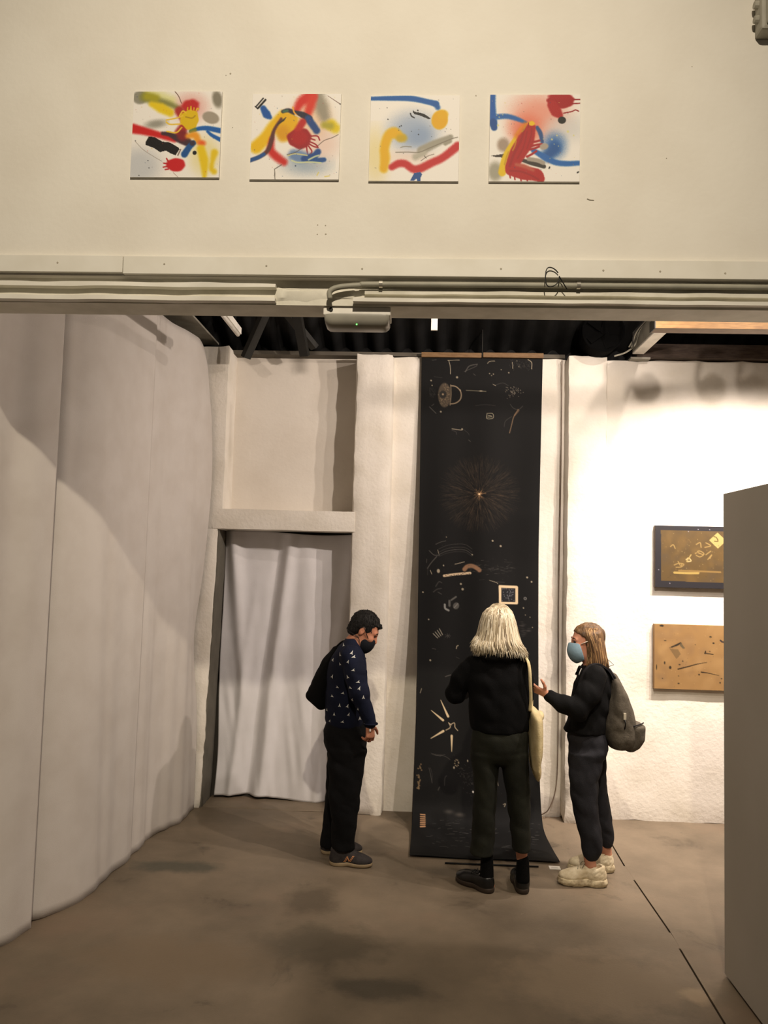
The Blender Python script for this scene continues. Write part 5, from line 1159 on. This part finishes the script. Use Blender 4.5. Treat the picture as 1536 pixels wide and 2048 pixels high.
# ------------------------------------------------------------------ woman with pale hair, seen from behind
def woman_back():
    K = Frame(890, 1210, (0.002921, 0.000048, -0.360192), (0.000106, -0.002885, 1.636513), (0.53, 4.69))
    B = Field((-0.42, -0.30, 0.0), (0.30, 0.46, 1.66), 0.005)
    hc = K(999, 1252, 0.02)
    H, R, rot = head(B, hc, 95, 14, 0.92)
    B.chain([K(999, 1272, 0.0), K(999, 1300, -0.02), K(999, 1318, -0.01)], [0.050, 0.052, 0.08], 0.03)
    B.loft(K.rows([(1318, 950, 1040, 0.07), (1345, 945, 1050, 0.09), (1400, 952, 1044, 0.09), (1450, 950, 1046, 0.10), (1515, 950, 1048, 0.10)]), 0.03)
    B.chain([K(940, 1330), K(914, 1388, 0.05), K(948, 1366, 0.27)], [0.045, 0.038, 0.027], 0.02); B.chain([K(1046, 1330), K(1048, 1392, 0.07), K(1014, 1372, 0.29)], [0.045, 0.038, 0.027], 0.02)
    hand(B, K(950, 1364, 0.28), (0.5, 0.8, 0.1), (0, 0.1, 1), (0.6, -0.5, 0.2), curl=45, sc=0.88); hand(B, K(1012, 1370, 0.30), (-0.5, 0.8, 0.1), (0, 0.1, 1), (-0.6, -0.5, 0.2), curl=45, sc=0.88)
    B.chain([K(970, 1510), K(970, 1610), K(974, 1738)], [0.055, 0.042, 0.030], 0.02); B.chain([K(1028, 1510), K(1036, 1610), K(1045, 1738)], [0.055, 0.042, 0.030], 0.02)
    B.ell(K(971, 1765, 0.04), (0.04, 0.07, 0.03), 0.02, rot=(0, 0, 38)); B.ell(K(1045, 1768, 0.05), (0.035, 0.07, 0.03), 0.02)
    o = link('person', B.mesh(1), M_skin2, loc=(0.53, 4.69, 0), label='person seen from behind with pale blond hair, black jacket and cropped trousers', category='person')
    C = Field((-0.44, -0.26, 0.84), (0.28, 0.46, 1.42), 0.006)
    C.loft(K.rows([(1298, 980, 1020, 0.07, -0.005), (1308, 968, 1030, 0.085), (1318, 948, 1042, 0.10), (1332, 936, 1052, 0.115), (1360, 932, 1058, 0.13), (1400, 935, 1059, 0.135), (1435, 939, 1058, 0.135), (1455, 941, 1057, 0.13), (1463, 944, 1054, 0.125)]), 0.02)
    C.chain([K(944, 1330), K(922, 1358, 0.02), K(911, 1388, 0.05), K(928, 1378, 0.17), K(946, 1368, 0.25)], [0.060, 0.060, 0.060, 0.055, 0.042], 0.025); C.chain([K(1042, 1330), K(1048, 1360, 0.03), K(1048, 1390, 0.07), K(1030, 1380, 0.19), K(1016, 1373, 0.27)], [0.060, 0.056, 0.056, 0.052, 0.042], 0.025)
    C.ell(K(999, 1314, -0.10), (0.10, 0.04, 0.035), 0.03)
    C.folds(0.008, 8, 8, 7, 4.0); C.folds(0.004, 16, 9, 9, 8.0)
    link('jacket', C.mesh(2), mat('black_jacket', (9, 9, 10), 0.9, 0.12, bump=0.2, bscale=200), o)
    C = Field((-0.26, -0.24, 0.16), (0.26, 0.24, 0.95), 0.006)
    C.loft(K.rows([(1450, 944, 1054, 0.115), (1475, 940, 1057, 0.126), (1495, 940, 1058, 0.126), (1512, 943, 1056, 0.115), (1530, 952, 1048, 0.085)]), 0.02, r_end=0.03)
    C.loft(K.rows([(1505, 942, 998, 0.10), (1545, 945, 998, 0.10), (1600, 948, 994, 0.094), (1650, 946, 990, 0.092), (1695, 943, 987, 0.090), (1705, 942, 987, 0.090)]), 0.02, r_end=0.004)
    C.loft(K.rows([(1505, 1000, 1057, 0.10), (1545, 1006, 1057, 0.10), (1600, 1014, 1058, 0.094), (1650, 1020, 1058, 0.092), (1688, 1023, 1060, 0.090), (1698, 1022, 1060, 0.090)]), 0.02, r_end=0.004)
    C.folds(0.008, 7, 7, 7, 6.0); C.folds(0.004, 13, 9, 12, 2.0)
    link('trousers', C.mesh(2), mat('olive_black_trousers', (36, 37, 30), 0.9, 0.15, var=(28, 29, 24), bump=0.2, bscale=180), o)
    M_sock = mat('black_sock', (10, 10, 10), 0.9, 0.1, bump=0.3, bscale=150)
    for (x, y0, y1) in ((974, 1699, 1752), (1045, 1707, 1755)):
        C = Field(np.array(K(x, y1))-0.07, np.array(K(x, y0))+0.07, 0.005); C.cone(K(x, y0+10), K(x, y1), 0.036, 0.040, 0.0); C.above(K(x, y0)[2]); link('sock', C.mesh(1), M_sock, o)
    M_sh = mat('black_leather', (12, 12, 12), 0.35, 0.45); M_so = mat('dark_brown_sole', (52, 42, 34), 0.6, 0.3)
    a = K(981, 1779); b = K(1045, 1784)
    shoe(o, (a[0]+0.012, -0.035, 0), 138, 0.268, 0.096, M_sh, M_so, 0.030, 0.078, laces=M_black, name='lace_up_shoe'); shoe(o, (b[0], -0.035, 0), 92, 0.268, 0.096, M_sh, M_so, 0.030, 0.078, laces=M_black, name='lace_up_shoe')
    # hair
    rows = K.rows([(1211, 986, 1008, 0.04, 0.005), (1215, 976, 1018, 0.075, 0.005), (1226, 966, 1026, 0.10, 0.005), (1242, 961, 1031, 0.105, 0.0), (1260, 957, 1035, 0.112, 0.0), (1278, 951, 1040, 0.112, -0.01), (1292, 946, 1046, 0.112, -0.02), (1300, 950, 1050, 0.105, -0.025)])
    C = Field((-0.26, -0.20, 1.33), (0.20, 0.20, 1.68), 0.0045); C.loft(rows, 0.0, r_end=0.012); C.ell(H(-0.01, 0, 0.045), (0.102, 0.084, 0.096), 0.01, rot=rot); C.ell(K(952, 1292, -0.02), (0.030, 0.06, 0.035), 0.02)
    C.ell(K(999, 1290, 0.13), (0.055, 0.09, 0.12), 0.01, cut=True); C.folds(0.005, 26, 26, 2.5, 3.0); C.folds(0.003, 50, 50, 5, 1.0)
    M_blond = mat('pale_blond_hair', (204, 190, 160), 0.5, 0.4, var=(132, 114, 88), vscale=16, stretch=(2.2, 2.2, 0.25), bump=0.4, bscale=70)
    hr = link('hair', C.mesh(2), M_blond, o)
    zt, zb = K(999, 1213)[2], K(999, 1303)[2]
    cols = [(218, 206, 180)]*4+[(198, 184, 156)]*3+[(158, 142, 114)]*3+[(230, 222, 202)]*2+[(104, 90, 72)]
    me = locks(rows, [(-2.9, -0.3, zt, zb)]*4+[(-0.7, 0.2, zt, zb-0.025)]+[(3.0, 3.6, zt, zb+0.02)], 620, 0.0040, cols, 3, flick=0.025, jag=0.026); link('hair_strands', me, M_locks, hr, smooth=True, kind='stuff')
    # tote bag over her right shoulder
    tb = empty('tote_bag', (0.53, 4.69, 0), label='cream cloth tote bag hanging from the pale-haired person\'s right shoulder', category='bag')
    M_tote = mat('cream_canvas', (214, 198, 156), 0.9, 0.1, var=(196, 178, 134), vscale=12, bump=0.3, bscale=120)
    C = Field(np.array(K(1038, 1570, 0))-np.array((0.03, 0.30, 0.03)), np.array(K(1098, 1405, 0))+np.array((0.03, 0.30, 0.03)), 0.005)
    C.loft(K.rows([(1412, 1057, 1066, 0.04, 0.0), (1422, 1056, 1076, 0.10, 0.0), (1432, 1057, 1082, 0.15, 0.0), (1460, 1058, 1081, 0.17, 0.0), (1500, 1059, 1080, 0.17, 0.0), (1535, 1061, 1079, 0.16, 0.0), (1552, 1066, 1077, 0.12, 0.0), (1559, 1070, 1075, 0.07, 0.0)]), 0.0, r_end=0.01)
    C.ell(K(1081, 1432, 0.02), (0.014, 0.05, 0.022), 0.012); C.folds(0.009, 14, 6, 5, 2.0); link('bag_body', C.mesh(2), M_tote, tb)
    for d in (-0.01, 0.03):
        pts = catmull([K(1060, 1424, d-0.06), K(1062, 1400, d-0.085), K(1061, 1370, d-0.105), K(1060, 1345, d-0.11), K(1057, 1325, d-0.09), K(1050, 1312, d-0.03), K(1052, 1318, d+0.05), K(1062, 1350, d+0.13), K(1064, 1390, d+0.13), K(1062, 1424, d+0.08)], 6)
        bm = bmesh.new(); rings = []
        for i, q in enumerate(pts):
            q = Vector(q); rings.append([bm.verts.new(q+Vector(v)) for v in ((-0.009, -0.005, 0.002), (0.009, -0.005, -0.002), (0.009, 0.005, -0.002), (-0.009, 0.005, 0.002))])
        for i in range(len(rings)-1):
            for k in range(4): bm.faces.new((rings[i][k], rings[i][(k+1) % 4], rings[i+1][(k+1) % 4], rings[i+1][k]))
        bm.faces.new(rings[0]); bm.faces.new(rings[-1][::-1]); link('strap', bm_mesh(bm), M_tote, tb, smooth=True)
woman_back()

# ------------------------------------------------------------------ woman with the backpack, in profile
def woman_pack():
    K = Frame(1065, 1245, (0.00305, 0.000026, -0.402724), (0.000111, -0.003028, 1.530869), (1.13, 4.95))
    B = Field((-0.44, -0.34, 0.0), (0.22, 0.34, 1.56), 0.0045)
    hc = K(1173, 1283)
    H, R, rot = head(B, hc, 180, 4, 0.90)
    B.chain([K(1180, 1302), K(1186, 1325), K(1188, 1345)], [0.048, 0.050, 0.085], 0.03)
    B.loft(K.rows([(1345, 1164, 1212, 0.12), (1390, 1156, 1210, 0.12), (1450, 1154, 1202, 0.11), (1500, 1156, 1202, 0.10)]), 0.03)
    B.chain([K(1190, 1350, -0.16), K(1158, 1420, -0.19), K(1094, 1390, -0.165)], [0.042, 0.036, 0.026], 0.02); B.chain([K(1190, 1350, 0.16), K(1188, 1425, 0.19), K(1186, 1475, 0.17)], [0.042, 0.036, 0.026], 0.02)
    hand(B, K(1093, 1389, -0.165), (-1, 0.05, 0.42), (0.25, 0.55, 0.6), (0.15, -0.2, 1), curl=22, sc=0.86, spread=5); hand(B, K(1186, 1477, 0.17), (-0.1, -0.1, -1), (0, -1, 0), (-0.9, 0, 0.1), curl=40, sc=0.82)
    B.chain([K(1172, 1500, -0.09), K(1168, 1600, -0.10), K(1181, 1728, -0.11)], [0.055, 0.045, 0.034], 0.02); B.chain([K(1182, 1500, 0.09), K(1196, 1600, 0.10), K(1213, 1708, 0.12)], [0.055, 0.045, 0.034], 0.02)
    B.ell((K(1176, 1750, -0.11)[0], -0.11, 0.068), (0.05, 0.026, 0.02), 0.02); B.ell((K(1206, 1728, 0.12)[0], 0.12, 0.068), (0.05, 0.026, 0.02), 0.02)
    o = link('person', B.mesh(1), M_skin2, loc=(1.13, 4.95, 0), label='person in profile with blue face mask, black jacket and white chunky trainers', category='person')
    C = Field((-0.40, -0.34, 0.80), (0.20, 0.34, 1.34), 0.006)
    C.loft(K.rows([(1324, 1172, 1208, 0.075), (1334, 1164, 1214, 0.11), (1345, 1157, 1219, 0.15), (1365, 1150, 1221, 0.165), (1395, 1144, 1219, 0.165), (1430, 1138, 1214, 0.165), (1452, 1133, 1209, 0.168), (1463, 1128, 1207, 0.17)]), 0.02)
    C.chain([K(1192, 1350, -0.15), K(1178, 1388, -0.185), K(1156, 1420, -0.19), K(1125, 1408, -0.18), K(1101, 1394, -0.168)], [0.066, 0.068, 0.066, 0.052, 0.040], 0.03); C.chain([K(1192, 1350, 0.15), K(1188, 1390, 0.185), K(1188, 1425, 0.19), K(1186, 1468, 0.172)], [0.066, 0.064, 0.060, 0.042], 0.03)
    C.cone(K(1160, 1334, -0.05), K(1152, 1348, -0.02), 0.016, 0.012, 0.01)
    C.folds(0.009, 9, 9, 9, 11.0); C.folds(0.004, 16, 10, 12, 3.0)
    jk = link('jacket', C.mesh(2), mat('black_jacket_soft', (15, 15, 16), 0.85, 0.15, bump=0.2, bscale=190), o)
    tube('drawstring', [K(1163, 1337, -0.075), K(1160, 1343, -0.088), K(1158, 1350, -0.10)], 0.0028, mat('grey_cord', (170, 168, 160), 0.6), jk, seg=6)
    C = Field((-0.28, -0.30, 0.03), (0.14, 0.30, 0.90), 0.006)
    C.loft(K.rows([(1448, 1138, 1206, 0.15), (1475, 1135, 1214, 0.165), (1495, 1137, 1216, 0.165), (1512, 1140, 1208, 0.145), (1530, 1150, 1196, 0.10)]), 0.03, r_end=0.03)
    C.loft(K.rows([(1505, 1137, 1206, 0.085), (1545, 1137, 1200, 0.088), (1580, 1139, 1195, 0.085), (1610, 1144, 1197, 0.080), (1645, 1153, 1201, 0.076), (1680, 1161, 1204, 0.074), (1703, 1164, 1204, 0.068), (1712, 1166, 1197, 0.052), (1718, 1167, 1194, 0.046)], -0.10), 0.04)
    C.loft(K.rows([(1505, 1150, 1213, 0.085), (1545, 1160, 1212, 0.086), (1590, 1172, 1216, 0.082), (1630, 1180, 1224, 0.076), (1662, 1186, 1228, 0.070), (1680, 1196, 1227, 0.060), (1694, 1203, 1223, 0.045)], 0.11), 0.02)
    C.folds(0.008, 7, 7, 8, 4.0); C.folds(0.004, 14, 9, 13, 1.0)
    tr = link('joggers', C.mesh(2), mat('charcoal_joggers', (42, 42, 46), 0.9, 0.15, var=(33, 33, 37), bump=0.2, bscale=180), o)
    T = bvh_of(tr.data); bm = bmesh.new()
    for a, b in (((1143, 1497), (1149, 1497)), ((1148, 1497), (1149, 1504))):
        pr = None
        for t in np.linspace(0, 1, 5):
            q = K(a[0]+(b[0]-a[0])*t, a[1]+(b[1]-a[1])*t, -0.5); ring = []
            for dz in ((0, -0.004), (0, 0.004)) if a[1] == b[1] else ((-0.004, 0), (0.004, 0)):
                h = T.ray_cast(Vector((q[0]+dz[0], -0.5, q[2]+dz[1])), Vector((0, 1, 0)))
                if h[0] is not None: ring.append(bm.verts.new(h[0]+h[1]*0.003))
            if pr and len(ring) == 2: bm.faces.new((pr[0], pr[1], ring[1], ring[0]))
            pr = ring if len(ring) == 2 else None
    link('trouser_mark', bm_mesh(bm), mat('mark_grey', (176, 172, 164), 0.7), tr)
    M_wt = mat('off_white_trainer', (216, 204, 176), 0.7, 0.25, var=(190, 174, 142), vscale=24, bump=0.3, bscale=60); M_ws = mat('off_white_sole', (206, 192, 160), 0.7, 0.2, var=(140, 124, 98), vscale=30, bump=0.3, bscale=50); M_wl = mat('grey_lace', (160, 152, 132), 0.7)
    a, b = K(1204, 1766), K(1235, 1740)
    shoe(o, (a[0], -0.11, 0), 178, 0.285, 0.105, M_wt, M_ws, 0.042, 0.105, chunk=0.006, laces=M_wl, name='trainer'); shoe(o, (b[0]+0.005, 0.125, 0), 184, 0.285, 0.105, M_wt, M_ws, 0.042, 0.105, chunk=0.006, laces=M_wl, name='trainer')
    # mask with ear loop
    C = Field(np.array(hc)-0.17, np.array(hc)+0.17, 0.004)
    C.ell(H(0.054, 0, -0.060), [q*0.9 for q in (0.081, 0.078, 0.088)], 0, rot=rot); C.cone(H(0.10, 0, -0.005), H(0.10, 0, -0.05), 0.018, 0.024, 0.02)
    C.plane(H(0.046, 0, -0.058), R @ Vector((-0.86, 0, 0.22))); C.plane(H(0.10, 0, 0.000), R @ Vector((-0.05, 0, 1))); C.plane(H(0.05, 0, -0.128), R @ Vector((-0.5, 0, -0.9)))
    mk = link('face_mask', C.mesh(1), mat('blue_mask', (124, 150, 164), 0.75, 0.2, bump=0.15, bscale=60), o)
    for s in (-1, 1):
        tube('ear_loop', [H(0.050, 0.068*s, -0.006), H(0.02, 0.079*s, 0.008), H(-0.012, 0.086*s, 0.020)], 0.003, mat('white_elastic', (232, 222, 206), 0.6), mk, seg=6)
        bm = bmesh.new(); add_tube(bm, [H(0.092, 0.014*s, 0.030), H(0.094, 0.03*s, 0.034), H(0.080, 0.050*s, 0.026)], [0.003, 0.0045, 0.002], 6); link('eyebrow', bm_mesh(bm), mat('brown_brow', (70, 48, 34), 0.8), o, smooth=True)
        bm = bmesh.new(); bmesh.ops.create_icosphere(bm, subdivisions=2, radius=0.0105); bmesh.ops.translate(bm, verts=bm.verts[:], vec=H(0.081, 0.031*s, 0.006)); link('eye', bm_mesh(bm), M_eye, o, smooth=True)
    # hair
    M_bh = mat('brown_blond_hair', (116, 88, 58), 0.5, 0.4, var=(70, 52, 36), vscale=16, stretch=(2.2, 2.2, 0.22), bump=0.4, bscale=70)
    C = Field(np.array(hc)-np.array((0.17, 0.15, 0.24)), np.array(hc)+np.array((0.19, 0.15, 0.16)), 0.0045)
    C.ell(H(-0.020, 0, 0.040), [q*0.9 for q in (0.112, 0.090, 0.094)], 0, rot=rot)
    rows = K.rows([(1262, 1168, 1203, 0.085), (1280, 1170, 1206, 0.092), (1300, 1172, 1209, 0.094), (1318, 1171, 1212, 0.094), (1330, 1169, 1212, 0.092), (1336, 1169, 1211, 0.088)])
    C.loft(rows, 0.03, r_end=0.01)
    C.plane_or(H(0.086, 0, 0.080), R @ Vector((0.55, 0, -0.75)), H(0.022, 0, 0.0), R @ Vector((1, 0, 0.12))); C.plane(H(0.092, 0, 0.06), R @ Vector((1, 0, -0.1)))
    C.folds(0.004, 30, 30, 2.5, 3.0); C.folds(0.0025, 60, 60, 5, 1.0)
    hr = link('hair', C.mesh(2), M_bh, o)
    R2 = K.rows([(1249, 1166, 1194, 0.050), (1256, 1158, 1201, 0.078), (1268, 1158, 1205, 0.088), (1280, 1164, 1207, 0.094), (1300, 1168, 1210, 0.097), (1318, 1169, 1213, 0.097), (1332, 1168, 1214, 0.095)])
    me = locks(R2, [(-2.6, -0.2, K(1185, 1253)[2], K(1185, 1332)[2])]*4+[(-0.3, 0.3, K(1185, 1253)[2], K(1185, 1335)[2])]+[(0.2, 2.0, K(1185, 1253)[2], K(1185, 1332)[2])], 420, 0.0038, [(112, 84, 56)]*4+[(146, 112, 74)]*3+[(84, 62, 42)]*4+[(184, 150, 106)]*2, 6, flick=0.012, jag=0.016); link('hair_strands', me, M_locks, hr, smooth=True, kind='stuff')
    # backpack
    bp = empty('backpack', (1.13, 4.95, 0), label='grey backpack on the back of the blue-masked person', category='backpack')
    M_bp = mat('grey_pack_cloth', (92, 86, 76), 0.9, 0.15, var=(78, 72, 63), vscale=40, bump=0.25, bscale=160); M_bs = mat('dark_strap', (34, 33, 36), 0.85, 0.15)
    C = Field(np.array(K(1190, 1512, -0.24)), np.array(K(1300, 1330, 0.24)), 0.005)
    C.loft(K.rows([(1346, 1221, 1231, 0.06), (1362, 1219, 1240, 0.105), (1388, 1214, 1252, 0.135), (1418, 1208, 1262, 0.150), (1448, 1204, 1269, 0.155), (1476, 1206, 1270, 0.15), (1492, 1214, 1262, 0.13), (1501, 1226, 1252, 0.09)]), 0.0, p=2.4, r_end=0.015); C.folds(0.006, 10, 8, 10, 13.0)
    bd_ = link('pack_body', C.mesh(2), M_bp, bp)
    C = Field(np.array(K(1225, 1515, -0.20)), np.array(K(1300, 1430, 0.20)), 0.005)
    C.loft(K.rows([(1447, 1250, 1286, 0.115), (1456, 1247, 1286, 0.12), (1476, 1244, 1285, 0.12), (1492, 1244, 1274, 0.11), (1503, 1247, 1262, 0.08)]), 0.0, p=2.6, r_end=0.012); C.folds(0.003, 12, 10, 14, 3.0); link('front_pocket', C.mesh(2), M_bp, bp)
    tube('pocket_zip', [K(1250, 1447, -0.085), K(1254, 1452, -0.118), K(1268, 1454, -0.122), K(1282, 1450, -0.10), K(1287, 1447, -0.05)], 0.004, M_bs, bp, seg=6)
    for s in (-1, 1):
        pts = catmull([K(1226, 1362, 0.07*s), K(1216, 1344, 0.095*s), K(1202, 1334, 0.11*s), K(1186, 1334, 0.115*s), K(1170, 1346, 0.12*s), K(1158, 1375, 0.135*s)], 6); bm = bmesh.new(); rings = []
        for q in pts:
            q = Vector(q); rings.append([bm.verts.new(q+Vector(v)) for v in ((0, -0.028, 0.004), (0, 0.028, 0.004), (0.0, 0.028, 0.018), (0.0, -0.028, 0.018))])
        for i in range(len(rings)-1):
            for k in range(4): bm.faces.new((rings[i][k], rings[i][(k+1) % 4], rings[i+1][(k+1) % 4], rings[i+1][k]))
        bm.faces.new(rings[0]); bm.faces.new(rings[-1][::-1]); link('shoulder_strap', bm_mesh(bm), M_bs, bp)
        bm = bmesh.new(); add_tube(bm, [K(1219, 1338, 0.05*s), K(1232, 1358, 0.06*s), K(1246, 1376, 0.05*s)], 0.007, 6); link('load_strap', bm_mesh(bm), M_bs, bp, smooth=True)
    tube('hanging_loop', [K(1212, 1316, -0.03), K(1220, 1322, -0.04), K(1228, 1330, -0.04), K(1218, 1333, -0.03), K(1216, 1340, -0.03)], 0.0024, mat('loop_grey', (150, 146, 136), 0.6), bp, seg=6)
    zy = K(1237, 1424)
    T = bvh_of(bd_.data); h = T.ray_cast(Vector((zy[0], -0.5, zy[2])), Vector((0, 1, 0)))[0]
    zp = box('zip_pull', h.x-0.008, h.x+0.008, h.y-0.008, h.y, h.z-0.022, h.z+0.018, mat('pale_tag', (196, 188, 168), 0.5), bp, bevel=0.002)
    tube('zip_cord', [(h.x, h.y-0.005, h.z-0.02), (h.x+0.004, h.y-0.008, h.z-0.045), (h.x, h.y-0.004, h.z-0.075)], [0.004, 0.003, 0.005], M_black, bp, seg=6)
woman_pack()
